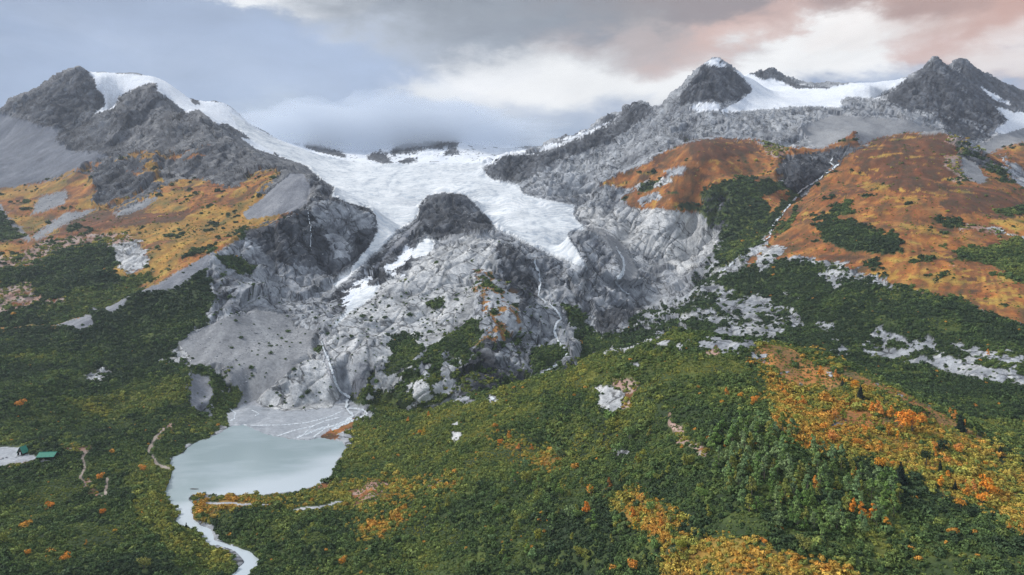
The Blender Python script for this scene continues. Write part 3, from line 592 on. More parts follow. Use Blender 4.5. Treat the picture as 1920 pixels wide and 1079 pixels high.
# gullies and fans: noise drawn out along the line of fall
def fall_lines():
    Xi, Xj = np.gradient(X); Yi, Yj = np.gradient(Y); Zi, Zj = np.gradient(Z)
    det = Xi * Yj - Xj * Yi; det = np.where(np.abs(det) < 1e-4, 1e-4, det)
    gx = (Zi * Yj - Zj * Yi) / det; gy = (Xi * Zj - Xj * Zi) / det            # slope in the world
    l = np.sqrt(gx * gx + gy * gy) + 1e-6; fx, fy = -gx / l, -gy / l
    di = (fx * Yj - fy * Xj) / det; dj = (Xi * fy - Yi * fx) / det
    m = np.sqrt(di * di + dj * dj) + 1e-6
    return (di / m).astype(np.float32), (dj / m).astype(np.float32)
FDI, FDJ = fall_lines()
def smear(n, K, step):
    I, J = np.meshgrid(np.arange(NU), np.arange(NR), indexing='ij'); pi, pj = I.astype(np.float32), J.astype(np.float32); acc = n.copy()
    a, b = I, J
    for k in range(K):
        pi = pi + FDI[a, b] * step; pj = pj + FDJ[a, b] * step
        a = np.clip(np.rint(pi), 0, NU - 1).astype(np.int32); b = np.clip(np.rint(pj), 0, NR - 1).astype(np.int32); acc += n[a, b]
    acc -= acc.mean(); return acc / (acc.std() + 1e-6)
s1 = smear(pn(X / px / 11 * 2, Y / px / 11 * 2, Z / px / 9 * 2), 18, 1.5)          # fine runnels
s2 = smear(fbm(X, Y, Z, 46, 2, .6, 31), 22, 2.5)                                 # gullies
s3 = smear(fbm(X, Y, Z, 17, 2, .6, 37), 16, 1.5)
gw = np.clip(rw * 1.1, .1, 1.1) * (rw > .14) * (.45 + .55 * sstep(rw, .45, .8))
d += gw * sstep(Y, 900, 1400) * (-2.6 * (1 - np.abs(s2).clip(0, 2)) - 1.0 * (1 - np.abs(s3).clip(0, 2))) + gw * px * .2 * s1 * sstep(Y, 500, 1000)
LAKE = [(430,800),(456,796),(500,815),(545,824),(575,826),(600,822),(622,824),(645,830),(650,840),(634,862),(622,885),(612,905),(590,912),(560,922),(500,929),(430,931),(385,927),(360,929),(352,937),
        (364,944),(358,962),(372,984),(398,994),(400,1012),(430,1022),(468,1034),(492,1054),(470,1074),(455,1100),(440,1130),(404,1130),(425,1090),(456,1054),(446,1036),(412,1025),(386,1022),(378,1002),(346,987),(325,984),(336,966),(322,948),(314,938),(308,922),(318,906),(322,884),(330,880),(318,872),(322,858),(345,850),(352,838),(370,828),(392,822),(412,812)]
calm = 1 - sstep(samp(blur(blur(fill(LAKE).astype(np.float32), 12), 9), 960 + X / Y * F, V0 + H * F / Y), .01, .22)
bm = np.zeros_like(X)
for lam, am in [(120, .10), (52, .12), (24, .08)]: bm += am * lam * pn(X / lam, Y / lam, 3.3) * sstep(lam / px, 1.5, 4)
d += bm * calm * (1 - sstep(rw, .5, .8)) * np.clip(rw * 2, 0, 1) * sstep(Y, 220, 480)
# joints: long diagonal cracks across the slabs, with a few cross joints
rock_w = sstep(samp(blur((np.isin(cmap, [ID['rl'], ID['rk'], ID['rd'], ID['mix']])).astype(np.float32), 2), Ug, V_), .5, .9)
qd = (X - Z) * .7; al = (X + Z) * .7; wq = 9 * pn(X / 60, Y / 60, Z / 60)
j1 = pn((qd + wq) / 24, al / 190, Y / 130 + 3); j2 = pn((al + wq) / 42, qd / 120, Y / 110 + 11); j3 = pn((qd - wq) / 70, al / 420, Y / 300 + 23)
jw = np.clip(px / 1.0, .8, 3) * .035
groove = np.maximum(np.exp(-(j1 / jw) ** 2), np.maximum(.8 * np.exp(-(j2 / (jw * .8)) ** 2), np.exp(-(j3 / (jw * .7)) ** 2))) * rock_w * sstep(Y, 700, 950)
d *= .35 + .65 * np.where(Z < 60, calm, 1); d -= groove * np.clip(px * 1.6, 1.5, 5)
X = X + N[0] * d; Y = Y + N[1] * d; Z = Z + N[2] * d
# lake and river bed, shore held just above the water
lk = blur(fill(LAKE).astype(np.float32), 1)
vf = V0 + H * F / Y
lw = samp(lk, 960 + X / Y * F + 3 * pn(X / 9, Y / 9, 0), vf + 1.5 * pn(X / 9 + 40, Y / 9, 0)) * (vf < 1175)
near0 = blur(blur((fill(LAKE) | (cmap == ID['del'])).astype(np.float32), 6), 5)
nz = sstep(samp(near0, 960 + X / Y * F, vf) * (Z < 60), .05, .6)
Z = np.maximum(Z, 0.7 + 0.4 * pn(X / 15, Y / 15, 1)); Z = Z * (1 - nz) + np.minimum(Z, 1.0) * nz
Z = np.where(lw > .5, -1.6 * sstep(lw, .5, .9) - .3, Z)

# ------------------------------------------------------------------ land cover and its colour at every vertex
Uv, Vv = uv(X, Y, Z)
j = 1.0
ju = 20 * fbm(X, Y, Z, 45, 4, .6, seed=2) * np.clip(1500 / Y, .4, 1.4) + 3 * pn(X / 7, Y / 7, Z / 7); jv = 11 * fbm(X, Y, Z, 38, 4, .6, seed=4) * np.clip(1500 / Y, .4, 1.4) + 2 * pn(X / 6, Y / 6 + 9, Z / 6)
def cls(u, v): return cmap[np.clip(((v - RV0) * RS_).astype(int), 0, RHt - 1), np.clip(((u - RU0) * RS_).astype(int), 0, RWd - 1)]
c0 = cls(Uv, Vv); c1 = cls(Uv + ju * 1.3, Vv + jv * 1.3); jq = 2.2 * pn(X / 9 + 5, Y / 9, Z / 9); c2 = cls(Uv + jq * 1.4, Vv + jq)
crisp = np.isin(c0, [ID[k] for k in ('ice', 'sn', 'del', 'lot', 'sl', 'tr', 'gr', 'sc')]) | np.isin(c1, [ID[k] for k in ('ice', 'sn', 'del', 'lot', 'sl', 'tr', 'gr')])
cl = np.where(crisp, c2, c1)
nA = fbm(X, Y, Z, 55, 4, .6, 1); nB = fbm(X, Y, Z, 14, 3, .6, 3); nC = fbm(X, Y, Z, 130, 3, .5, 8)
low_ = (Vv > 480) & (Y < 1500)
streak = fbm(X + .4 * Z, Y, Z * .4, 28, 4, .6, 6)
slope = 1 - np.abs(normals(X, Y, Z)[2])
def sub(name, cond, to):
    global cl
    cl = np.where((cl == ID[name]) & cond, ID[to], cl)
sub('mix', 1.3 * nA + .25 * nB > .03, 'sh'); sub('mix', cl == cl, 'rl')
sub('rbo', nA + .5 * nB > .06, 'or'); sub('rbo', cl == cl, 'rb')
sub('snp', (nA * 1.2 + .3 * nB > .36) | (slope > .80), 'rd'); sub('snp', cl == cl, 'sn')
sub('rdg', nA + .6 * nB > .05, 'sh'); sub('rdg', cl == cl, 'rd')
sub('or', (X < -300) & (1.4 * nC + .4 * nA > -.02), 'yg'); sub('or', (nC + nA * .8 + .4 * nB > .42), 'yg'); sub('or', (nC + nA * .9 < -.40) | (nB * .9 + nA * .7 < -.36), 'orb'); nH = pn(X / 110, Y / 160, Z / 16) + .7 * pn(X / 45 + 9, Y / 60, Z / 9); sub('or', nH + .5 * nB > .74, 'sh'); sub('or', nH - .5 * nB < -.62, 'orb'); sub('orb', nH + nB > .7, 'yg'); sub('or', (nB + .8 * nA > .62), 'pk')
sub('sho', (nA + .9 * nB < -.12), 'shy'); sub('sho', (nC + nB < -.42), 'sh'); sub('sh', (nC + .8 * nB > .42) & (Y < 1100), 'shy')
sub('orb', (nA + .6 * nB > .42), 'or'); nO = pn(X / 20, Y / 20, Z / 26) + .7 * nB; sub('orh', (Y > 1080) & (nO > -.12), 'rk'); sub('orh', (Y > 1080) & (nO < -.42), 'sh'); sub('orh', nA + nB > .35, 'rk'); sub('orh', nB - nA > .30, 'sh')
sub('rl', (nA + .5 * nB > .5) & (Y < 1700), 'sh'); sub('rk', (nA + .6 * nB > .55) & (Y < 1250), 'sh')
sub('rl', (X > 180) & low_ & (1.1 * nB + .5 * nA > .20), 'sh'); sub('rl', (X > 180) & low_ & (s3 * .5 + nB > -.35), 'rk'); sub('pk', nA + nB < -.35, 'or'); sub('yg', nA - nB > .5, 'sh')
cl = np.clip(cl, 0, len(CL) - 1)
tabs = np.zeros((3, len(CL), 3), np.float32)
for c in CL:
    for k in range(3): tabs[k, ID[c]] = lin(*PAL.get(c, PAL['rk'])[k])
soft = np.isin(cl, [ID[k] for k in ('sc', 'scd', 'gr', 'sn', 'del', 'sl', 'lot')])
t = np.clip(.5 + np.where(soft, .6, 1.15) * (.4 * nA + .4 * nB + .6 * streak) + np.where(soft, .09, .12) * s1 * np.where(cl == ID['ice'], .6, 1) + .12 * s3 + .07 * s2, 0, 1)[..., None]
hi_, mi_, lo_ = tabs[0][cl], tabs[1][cl], tabs[2][cl]
colr = np.where(t > .5, mi_ + (hi_ - mi_) * (t - .5) * 2, lo_ + (mi_ - lo_) * t * 2)
hue = fbm(X, Y, Z, 22, 2, .5, 12)[..., None] * (np.isin(cl, [ID[k] for k in ('or', 'orb', 'yg', 'sho', 'orh', 'pk')]))[..., None]
colr = colr * (1 - .34 * groove[..., None]) ; colr = colr * (1 + hue * np.array([.22, -.12, -.25]))
path_near = blur((np.isin(cmap, [ID['sl'], ID['tr'], ID['lot'], ID['del']])).astype(np.float32), 2)
pn_ = samp(path_near, Uv, Vv)
rockn = np.isin(cl, [ID[k] for k in ('rk', 'rd', 'rl', 'rb')]).astype(np.float32)
icen = (cl == ID['ice']).astype(np.float32)
# ------------------------------------------------------------------ materials of the ground
def new_mat(name):
    m = bpy.data.materials.new(name); m.use_nodes = True; t = NT(m.node_tree)
    bs = t.n['Principled BSDF']; bs.inputs['Specular IOR Level'].default_value = 0.2
    return m, t, bs
def attr(t, name, typ='GEOMETRY', out='Color'):
    a = t.new('ShaderNodeAttribute', attribute_name=name, attribute_type=typ); return a.outputs[out]
ground_m, t, bs = new_mat('ground cover')
pos = t.new('ShaderNodeNewGeometry').outputs['Position']
col = attr(t, 'cover'); rk = attr(t, 'rocky', out='Fac'); ic = attr(t, 'icy', out='Fac')
spv = t.new('ShaderNodeSeparateXYZ'); t.l.new(pos, spv.inputs[0])
camd = t.m('SQRT', t.m('ADD', t.m('POWER', spv.outputs[0], 2), t.m('POWER', spv.outputs[1], 2)))
pr = t.comb(t.m('ADD', spv.outputs[0], t.m('MULTIPLY', spv.outputs[2], .5)), spv.outputs[1], t.m('MULTIPLY', spv.outputs[2], .6))
f1 = t.noise(pr, .16, 7, .68, .4)
f2 = t.noise(pr, .9, 5, .7)
v = t.rng(f1, .3, .7, .80, 1.2, False); v2 = t.rng(f2, .25, .75, .88, 1.12, False)
mott = t.m('MULTIPLY', v, v2)
ra = t.m('MULTIPLY', t.m('ADD', t.m('MULTIPLY', rk, .2), 1.0), t.m('SUBTRACT', 1.0, t.m('MULTIPLY', ic, .8)))
f3 = t.noise(pr, .32, 3, .8); mott = t.m('MULTIPLY', mott, t.rng(f3, .3, .7, .84, 1.16, False))
mott = t.m('ADD', t.m('MULTIPLY', mott, ra), t.m('SUBTRACT', 1.0, ra))
# joints in the rock
vor = t.new('ShaderNodeTexVoronoi', feature='DISTANCE_TO_EDGE'); vor.inputs['Scale'].default_value = .04
jv_ = t.new('ShaderNodeVectorMath', operation='ADD'); t.l.new(pr, jv_.inputs[0])
nv = t.vm('MULTIPLY', t.noise(pr, .03, 4, .6, 0, 1), (26, 26, 26)); t.l.new(nv, jv_.inputs[1]); t.l.new(jv_.outputs[0], vor.inputs['Vector'])
crack = t.rng(vor.outputs[0], 0.01, .085, .36, 1.0)
crack = t.m('MAXIMUM', crack, t.rng(t.noise(pr, .02, 3, .5), .44, .56))   # joints run out in places
crack = t.m('ADD', t.m('MULTIPLY', crack, rk), t.m('SUBTRACT', 1.0, rk))
mott = t.m('MULTIPLY', mott, crack)
# crevasses in the ice
iw = t.vm('ADD', pos, t.vm('MULTIPLY', t.noise(pos, .006, 3, .5, 0, 1), (220, 220, 220)))
wav = t.new('ShaderNodeTexWave', wave_type='BANDS', bands_direction='Y'); t.l.new(iw, wav.inputs[0])
wav.inputs['Scale'].default_value = .018; wav.inputs['Distortion'].default_value = 5; wav.inputs['Detail'].default_value = 5; wav.inputs['Detail Scale'].default_value = 2.2; wav.inputs['Detail Roughness'].default_value = .7
icf = t.rng(wav.outputs[1], .0, .35, .80, 1.0)
icf = t.m('ADD', t.m('MULTIPLY', icf, ic), t.m('SUBTRACT', 1.0, ic))
bc = t.mix(1.0, col, t.comb(mott, mott, mott), 'MULTIPLY')
bc = t.mix(1.0, bc, t.comb(icf, t.m('POWER', icf, .8), t.m('POWER', icf, .6)), 'MULTIPLY')
t.l.new(bc, bs.inputs['Base Color']); bs.inputs['Roughness'].default_value = .9
bp = t.new('ShaderNodeBump'); bp.inputs['Strength'].default_value = .7; bp.inputs['Distance'].default_value = 1.0
hgt = t.m('MULTIPLY', t.m('ADD', t.m('MULTIPLY', f1, 4.5), t.m('MULTIPLY', f2, .7)), t.m('ADD', t.m('MULTIPLY', rk, .9), .14))
hgt = t.m('ADD', hgt, t.m('MULTIPLY', t.m('MULTIPLY', wav.outputs[1], ic), 1.8))
hgt = t.m('ADD', hgt, t.m('MULTIPLY', crack, t.m('MULTIPLY', rk, 2.5)))
t.l.new(hgt, bp.inputs['Height']); t.l.new(bp.outputs[0], bs.inputs['Normal'])

# ------------------------------------------------------------------ the ground: one sheet, cut into meshes by kind
NV = NU * NR
idx = np.arange(NV, dtype=np.int64).reshape(NU, NR)
quads = np.stack([idx[:-1, :-1], idx[1:, :-1], idx[1:, 1:], idx[:-1, 1:]], -1).reshape(-1, 4)
co = np.stack([X, Y, Z], -1).reshape(-1, 3).astype(np.float32)
fc = cl[:-1, :-1].reshape(-1)
ucell = blur((cmap == ID['sh']).astype(np.float32), 2)
GROUPS = {'glacier': ['ice'], 'snowfield': ['sn'], 'mountain_rock': ['rk', 'rd', 'rl', 'rb'], 'scree_slope': ['sc', 'scd', 'gr', 'pk'], 'tundra_meadow': ['or', 'orb', 'yg', 'orh'],
          'gravel_flat': ['del', 'sl'], 'path': ['tr'], 'parking_lot': ['lot'], 'terrain': ['sh', 'shy', 'sho', 'mix']}
GL = {'glacier': 'white cracked glacier that splits in two tongues round the dark rock nose', 'snowfield': 'smooth snow on the high ridges left and right',
      'mountain_rock': 'bare grey and dark rock of the mountains and cliffs', 'scree_slope': 'grey scree, moraine gravel and pinkish bare soil',
      'tundra_meadow': 'orange and yellow autumn tundra on the high benches', 'gravel_flat': 'pale gravel flat at the head of the lake',
      'path': 'narrow brown gravel trail through the alders', 'parking_lot': 'pale gravel parking lot by the two green roofed shelters', 'terrain': 'green valley ground under the alder thicket'}
colf = np.c_[np.clip(colr.reshape(-1, 3), 0, 1), np.ones(NV)].astype(np.float32)
rkf = rockn.reshape(-1); icf_ = icen.reshape(-1)
for nm, cs_ in GROUPS.items():
    q = quads[np.isin(fc, [ID[c] for c in cs_])]
    if not len(q): continue
    used, inv = np.unique(q, return_inverse=True)
    o = mesh_obj(nm, co[used], inv.reshape(-1, 4), ground_m, smooth=True)
    a = o.data.attributes.new('cover', 'FLOAT_COLOR', 'POINT'); a.data.foreach_set('color', colf[used].ravel())
    a = o.data.attributes.new('rocky', 'FLOAT', 'POINT'); a.data.foreach_set('value', rkf[used])
    a = o.data.attributes.new('icy', 'FLOAT', 'POINT'); a.data.foreach_set('value', icf_[used])
    tag(o, GL[nm], kind='structure')
    o['category'] = nm.replace('_', ' ')

# ------------------------------------------------------------------ survey: from a photo pixel to the ground point it shows
UM = Uv.mean(1)
def ground_at(u, v):
    """nearest visible ground point seen at (u, v)"""
    i = int(np.clip(np.searchsorted(UM, u), 1, NU - 1)); a = i - 1
    t_ = float(np.clip((u - UM[a]) / max(1e-6, UM[i] - UM[a]), 0, 1))
    r = []
    for k in (a, i):
        col_ = Vv[k]; w_ = np.where(col_ <= v)[0]
        jn = int(w_[0]) if len(w_) else NR - 1
        j0 = max(0, jn - 1); den = col_[j0] - col_[jn]
        s = float(np.clip((col_[j0] - v) / den, 0, 1)) if den > 1e-6 else 0
        r.append(np.array([X[k, j0] * (1 - s) + X[k, jn] * s, Y[k, j0] * (1 - s) + Y[k, jn] * s, Z[k, j0] * (1 - s) + Z[k, jn] * s]))
    p = r[0] * (1 - t_) + r[1] * t_ if abs(r[0][1] - r[1][1]) < .1 * r[0][1] else r[int(t_ > .5)]
    return p

# ------------------------------------------------------------------ water
water_m, t, bs = new_mat('silty lake water')
ps = t.new('ShaderNodeNewGeometry').outputs['Position']
nz1 = t.noise(ps, .012, 4, .5, .6); nz2 = t.noise(t.vm('MULTIPLY', ps, (.35, 1.0, 1.0)), .05, 4, .55, .5)
wcol = t.mix(t.rng(t.m('ADD', t.m('MULTIPLY', nz1, .6), t.m('MULTIPLY', nz2, .4)), .40, .62), lin(150, 166, 170), lin(164, 178, 184))
sx = t.new('ShaderNodeSeparateXYZ'); t.l.new(ps, sx.inputs[0])   # paler water along the near shore and down the river
pl_ = t.m('SUBTRACT', sx.outputs[1], t.m('ADD', 655.0, t.m('MULTIPLY', t.m('ADD', sx.outputs[0], 283.0), 1.25)))
pl_ = t.m('ADD', pl_, t.m('MULTIPLY', t.m('SUBTRACT', t.noise(t.vm('MULTIPLY', ps, (.5, 1, 1)), .014, 5, .55, .5), .5), 130.0))
wcol = t.mix(t.rng(pl_, 26.0, -34.0), wcol, lin(190, 200, 207))
t.l.new(wcol, bs.inputs['Base Color']); bs.inputs['Roughness'].default_value = .12; bs.inputs['Specular IOR Level'].default_value = .5; bs.inputs['IOR'].default_value = 1.33
bp = t.new('ShaderNodeBump'); bp.inputs['Strength'].default_value = .12; bp.inputs['Distance'].default_value = .25
t.l.new(t.noise(t.vm('MULTIPLY', ps, (.6, 1.5, 1)), .55, 4, .6), bp.inputs['Height']); t.l.new(bp.outputs[0], bs.inputs['Normal'])
def flat_poly(poly, z):
    return [((u - 960) / F * (H - z) * F / (v - V0), (H - z) * F / (v - V0), z) for u, v in poly]
ys_ = np.linspace(440, 960, 60); xs_ = np.linspace(-500, 20, 60)
gx, gy = np.meshgrid(xs_, ys_, indexing='ij'); gi = np.arange(3600).reshape(60, 60)
lake = mesh_obj('lake', np.stack([gx, gy, np.zeros_like(gx)], -1).reshape(-1, 3), np.stack([gi[:-1, :-1], gi[1:, :-1], gi[1:, 1:], gi[:-1, 1:]], -1).reshape(-1, 4), water_m, smooth=True)
tag(lake, 'milky grey-blue glacial lake and the river that leaves it', 'lake', kind='structure')

foam_m, t, bs = new_mat('white water')
ps = t.new('ShaderNodeNewGeometry').outputs['Position']
t.l.new(t.mix(t.rng(t.noise(ps, .35, 5, .7), .35, .65), lin(150, 162, 172), lin(226, 231, 236)), bs.inputs['Base Color']); bs.inputs['Roughness'].default_value = .5
def stream(name, line_, w, label, cat, brk=0.0, lift=.5, jit=1.0):
    """a braid of water that follows the ground under a line of survey points"""
    pl = []
    for (u1, v1), (u2, v2) in zip(line_[:-1], line_[1:]):
        n = max(2, int(math.hypot(u2 - u1, v2 - v1) / 2.2))
        for k in range(n): pl.append((u1 + (u2 - u1) * k / n, v1 + (v2 - v1) * k / n))
    pl.append(line_[-1]); vs, fs = [], []
    du = dv = 0
    for k, (u, v) in enumerate(pl):
        tt_ = k / len(pl)
        du = du * .8 + rnd.uniform(-.7, .7) * jit; ww = (w if not isinstance(w, tuple) else w[0] + (w[1] - w[0]) * tt_) * (.6 + .8 * rnd.random())
        u += du
        nx = pl[min(k + 1, len(pl) - 1)]; pv = pl[max(k - 1, 0)]; tx, ty = nx[0] - pv[0], nx[1] - pv[1]; L_ = math.hypot(tx, ty) + 1e-6
        ox, oy = -ty / L_ * ww / 2, tx / L_ * ww / 2
        for s_ in (-1, 0, 1):
            g = ground_at(u + ox * s_, v + oy * s_); dd = np.array([g[0], g[1], g[2] - H]); dd /= np.linalg.norm(dd)
            vs.append(g - dd * (1.5 + g[1] * .0016) * (lift * 2) + np.array([0, 0, .25 * lift]))
        if k and rnd.random() >= brk:
            b_ = 3 * (k - 1)
            if np.linalg.norm(vs[b_ + 1] - vs[b_ + 4]) < 14 + 20 * vs[b_][1] / F:
                fs += [(b_, b_ + 1, b_ + 4, b_ + 3), (b_ + 1, b_ + 2, b_ + 5, b_ + 4)]
    o = mesh_obj(name, vs, fs, foam_m, smooth=True); tag(o, label, cat, kind='structure'); return o
stream('stream', [(1000,480),(1004,505),(1010,530),(1008,555),(1022,565),(1036,580),(1048,598),(1040,605),(1038,622),(1046,640),(1058,655),(1064,662),(1052,680),(1030,692),(1012,704),(1008,710)], (2.6, 4.2), 'white meltwater stream falling from the right glacier tongue beside the rock nose', 'stream')
stream('stream', [(604,640),(612,660),(622,690),(630,715),(640,735),(655,745),(650,755),(655,770),(662,782)], (3, 4.5), 'thin white stream between the rock nose and the light moraine above the delta', 'stream', .05, 1.0)
stream('waterfall', [(1153,462),(1160,475),(1168,487),(1168,500),(1160,515),(1152,525)], (2.5, 8), 'small white waterfall on the grey wall right of the glacier', 'waterfall')
stream('stream', [(1560,296),(1556,305),(1566,312),(1575,308),(1530,340),(1502,362),(1490,372),(1478,388),(1460,408),(1450,418),(1445,432),(1442,445)], (2, 3.4), 'white stream tumbling through the gully between the two orange domes', 'stream', .08)
stream('stream', [(1442,445),(1425,456),(1408,464),(1395,476),(1378,488),(1362,502),(1345,512)], (2, 2.8), 'lower run of the gully stream among green alders', 'stream', .2)
stream('stream', [(1152,527),(1175,545),(1186,552)], 2.5, 'thin run of water below the small waterfall', 'stream')
stream('stream', [(575,388),(577,420),(577,470)], 1.3, 'hair thin waterfall down the dark cliff', 'waterfall', .25)
for pl, w_ in [([(660,780),(650,789),(625,799),(603,803),(580,812),(556,821)], (4, 3)), ([(655,765),(680,768),(688,776),(668,786),(645,796)], (3, 4)), ([(640,772),(612,784),(575,793),(530,797),(480,798),(452,797)], (2, 1.4)),
               ([(640,782),(608,790),(585,800),(548,808),(520,818)], (1.8, 2.2)), ([(585,800),(572,812),(560,822)], (1.6, 2)), ([(430,765),(442,775),(440,785),(432,790)], 2.5), ([(470,768),(485,776),(478,780)], 1.5), ([(618,796),(606,806),(588,820)], (2, 3)), ([(660,784),(646,793),(636,800),(622,806)], (4, 6))]:
    stream('braided_channel', pl, w_, 'white braid of meltwater across the pale gravel flat', 'stream', .05, .08, .9)['group'] = 'meltwater braids on the gravel flat'
stream('stream', [(926,746),(922,749)], 5, 'last white glimpse of the stream behind the green hill', 'stream', 0)

# ------------------------------------------------------------------ alder thicket (instanced on the ground)
leaf_m, t, bs = new_mat('alder leaves')
ic_ = attr(t, 'tint', 'INSTANCER'); oi = t.new('ShaderNodeObjectInfo').outputs['Random']
lv = attr(t, 'lv', out='Fac')
vv = t.m('MULTIPLY', t.rng(lv, 0, 1, .55, 1.5, False), t.rng(oi, 0, 1, .8, 1.2, False))
t.l.new(t.mix(1.0, ic_, t.comb(vv, vv, t.m('MULTIPLY', vv, .9)), 'MULTIPLY'), bs.inputs['Base Color']); bs.inputs['Roughness'].default_value = .7
def leafy(name, rs, n, lobes, shape, size, mat_, zs=1.0):
    """leaf-sized faces spread through a crown made of several lobes; returns an object that is not linked to the scene"""
    vs, lvv = [], []
    for k in range(n):
        if shape == 'bush':
            c = lobes[rs.randint(len(lobes))]; dr = rs.normal(size=3); dr /= np.linalg.norm(dr); dr[2] = abs(dr[2]) * 1.0 - .15
            p = np.array(c[:3]) + dr * c[3] * rs.uniform(.72, 1.05) * np.array([1, 1, zs]); nrm = dr
        elif shape == 'cone':
            h = 1 - math.sqrt(rs.uniform(0, 1)) ; lev = math.floor(h * 11) / 11 + rs.uniform(0, .05); a = rs.uniform(0, 6.283)
            r = (1 - lev) * .26 * (.55 + .5 * rs.uniform()) * (1 + .25 * math.sin(3 * a + 9 * lev)); p = np.array([r * math.cos(a), r * math.sin(a), .06 + lev * .94 - r * .25]); nrm = np.array([math.cos(a), math.sin(a), .5])
        nrm = nrm + rs.normal(size=3) * .33; nrm /= np.linalg.norm(nrm)
        t1 = np.cross(nrm, rs.normal(size=3)); t1 /= np.linalg.norm(t1); t2 = np.cross(nrm, t1); s = size * rs.uniform(.6, 1.3)
        vs += [p + t1 * s, p - t1 * .5 * s + t2 * .87 * s, p - t1 * .6 * s - t2 * .8 * s]; lvv += [rs.uniform()] * 3
    me = bpy.data.meshes.new(name); me.from_pydata([tuple(v) for v in vs], [], [(3 * i, 3 * i + 1, 3 * i + 2) for i in range(n)]); me.update()
    a = me.attributes.new('lv', 'FLOAT', 'POINT'); a.data.foreach_set('value', np.array(lvv, np.float32)); me.materials.append(mat_)
    return me
rs = np.random.RandomState(5)
protos = bpy.data.collections.new('shrub_kinds')
for k in range(5):
    lobes = [(rs.uniform(-.5, .5), rs.uniform(-.5, .5), rs.uniform(.1, .4), rs.uniform(.35, .62)) for _ in range(4)] + [(0, 0, .3, .6)]
    protos.objects.link(bpy.data.objects.new('shrub', leafy('shrub', rs, 110, lobes, 'bush', .20, leaf_m)))
vis2 = np.minimum.accumulate(Vv, axis=1)
see = (Vv[:-1, :-1] < vis2[:-1, :-1] + 14) & (Vv[:-1, :-1] < 1150) & (Uv[:-1, :-1] > -120) & (Uv[:-1, :-1] < 2040)
ax_ = np.stack([X[1:, :-1] - X[:-1, :-1], Y[1:, :-1] - Y[:-1, :-1]], -1); by_ = np.stack([X[:-1, 1:] - X[:-1, :-1], Y[:-1, 1:] - Y[:-1, :-1]], -1)
area = np.abs(ax_[..., 0] * by_[..., 1] - ax_[..., 1] * by_[..., 0])
cq = cl[:-1, :-1]; yq = Y[:-1, :-1]
DENS = {'sh': 1.0, 'shy': 1.0, 'sho': 1.1, 'or': .09, 'orh': .35, 'orb': .05, 'yg': .10, 'pk': .3, 'rk': .02, 'rl': .03, 'rd': .006, 'sc': .012, 'gr': .006}
dn = np.zeros(len(CL)); 
for c, v in DENS.items(): dn[ID[c]] = v
size = np.maximum(2.0, yq / F * 3.3)                       # crown radius in metres
lamq = area * dn[cq] / (size ** 2 * 1.15) * see * (lw[:-1, :-1] < .3) * (pn_[:-1, :-1] < .22)
lamq *= np.where(np.isin(cq, [ID['rk'], ID['rd'], ID['sc'], ID['gr'], ID['rl']]) & (Y[:-1, :-1] > 1300), 0, 1)
lamq *= np.where(np.isin(cq, [ID['or'], ID['orb'], ID['yg']]) & (yq > 2000), .2, 1) * np.where(np.isin(cq, [ID['or'], ID['orb'], ID['yg'], ID['orh'], ID['pk']]) & (yq < 800), 2.4, 1)
rg = np.random.RandomState(3)
gap = fbm(X, Y, Z, 42, 3, .6, 51)[:-1, :-1]; gapm = (gap > .22) & (yq < 1100); lamq *= np.where(gapm, 1.6, 1)
cnt = rg.poisson(np.clip(lamq, 0, 8)); ii, jj = np.nonzero(cnt); rep = cnt[ii, jj]; ii = np.repeat(ii, rep); jj = np.repeat(jj, rep)
aa, bb = rg.uniform(size=len(ii)), rg.uniform(size=len(ii))
def bil(Q): return Q[ii, jj] * (1 - aa) * (1 - bb) + Q[ii + 1, jj] * aa * (1 - bb) + Q[ii + 1, jj + 1] * aa * bb + Q[ii, jj + 1] * (1 - aa) * bb
sp = np.stack([bil(X), bil(Y), bil(Z)], -1); big = rg.uniform(size=len(ii)) < .09; sc_ = size[ii, jj] * np.where(big, 1.65, .92) * np.exp(rg.normal(size=len(ii)) * .28) * np.where(np.isin(cq[ii, jj], [ID['or'], ID['yg'], ID['orh'], ID['orb']]), .5, 1)
sc_ *= np.where(gapm[ii, jj], .5, 1); keepw = sp[:, 2] > .2; ii, jj, sp, sc_ = ii[keepw], jj[keepw], sp[keepw], sc_[keepw]
ck = cq[ii, jj]; n0 = len(ii)
g1 = 1.6 * fbm(sp[:, 0], sp[:, 1], sp[:, 2], 75, 3, .6, 21); g2 = fbm(sp[:, 0], sp[:, 1], sp[:, 2], 16, 2, .6, 25); g3 = rg.normal(size=n0)
SH = np.array([lin(58, 76, 54), lin(86, 108, 64), lin(124, 136, 72), lin(164, 158, 76), lin(190, 154, 74), lin(204, 148, 68), lin(152, 108, 66)])
base = np.select([ck == ID['sh'], ck == ID['shy'], ck == ID['sho'], np.isin(ck, [ID['or'], ID['orh'], ID['yg'], ID['pk'], ID['orb']])], [.8, 1.8, 3.9, 2.2], .7)
sprd = np.select([ck == ID['sh'], ck == ID['shy'], ck == ID['sho'], np.isin(ck, [ID['or'], ID['orh'], ID['yg'], ID['pk'], ID['orb']])], [1.15, 1.2, 1.6, 2.0], .6)
wg = samp(blur(blur((cmap == ID['sho']).astype(np.float32), 9), 6), *uv(sp[:, 0], sp[:, 1], sp[:, 2]))
flip = (rg.uniform(size=n0) < np.clip((wg - .1) * 1.5, 0, .9)); base = np.where(flip & np.isin(ck, [ID['sh'], ID['shy']]), 3.3, np.where((ck == ID['sho']) & ~flip, 1.9, base))
base = base + np.where(ck == ID['sh'], .45 * sstep(sp[:, 1], 470, 640) * sstep(sp[:, 0], -260, -160) * (1 - sstep(sp[:, 1], 900, 1000)), 0)
base = base + np.where(gapm[ii, jj] & (base < 1.6), .7, 0)
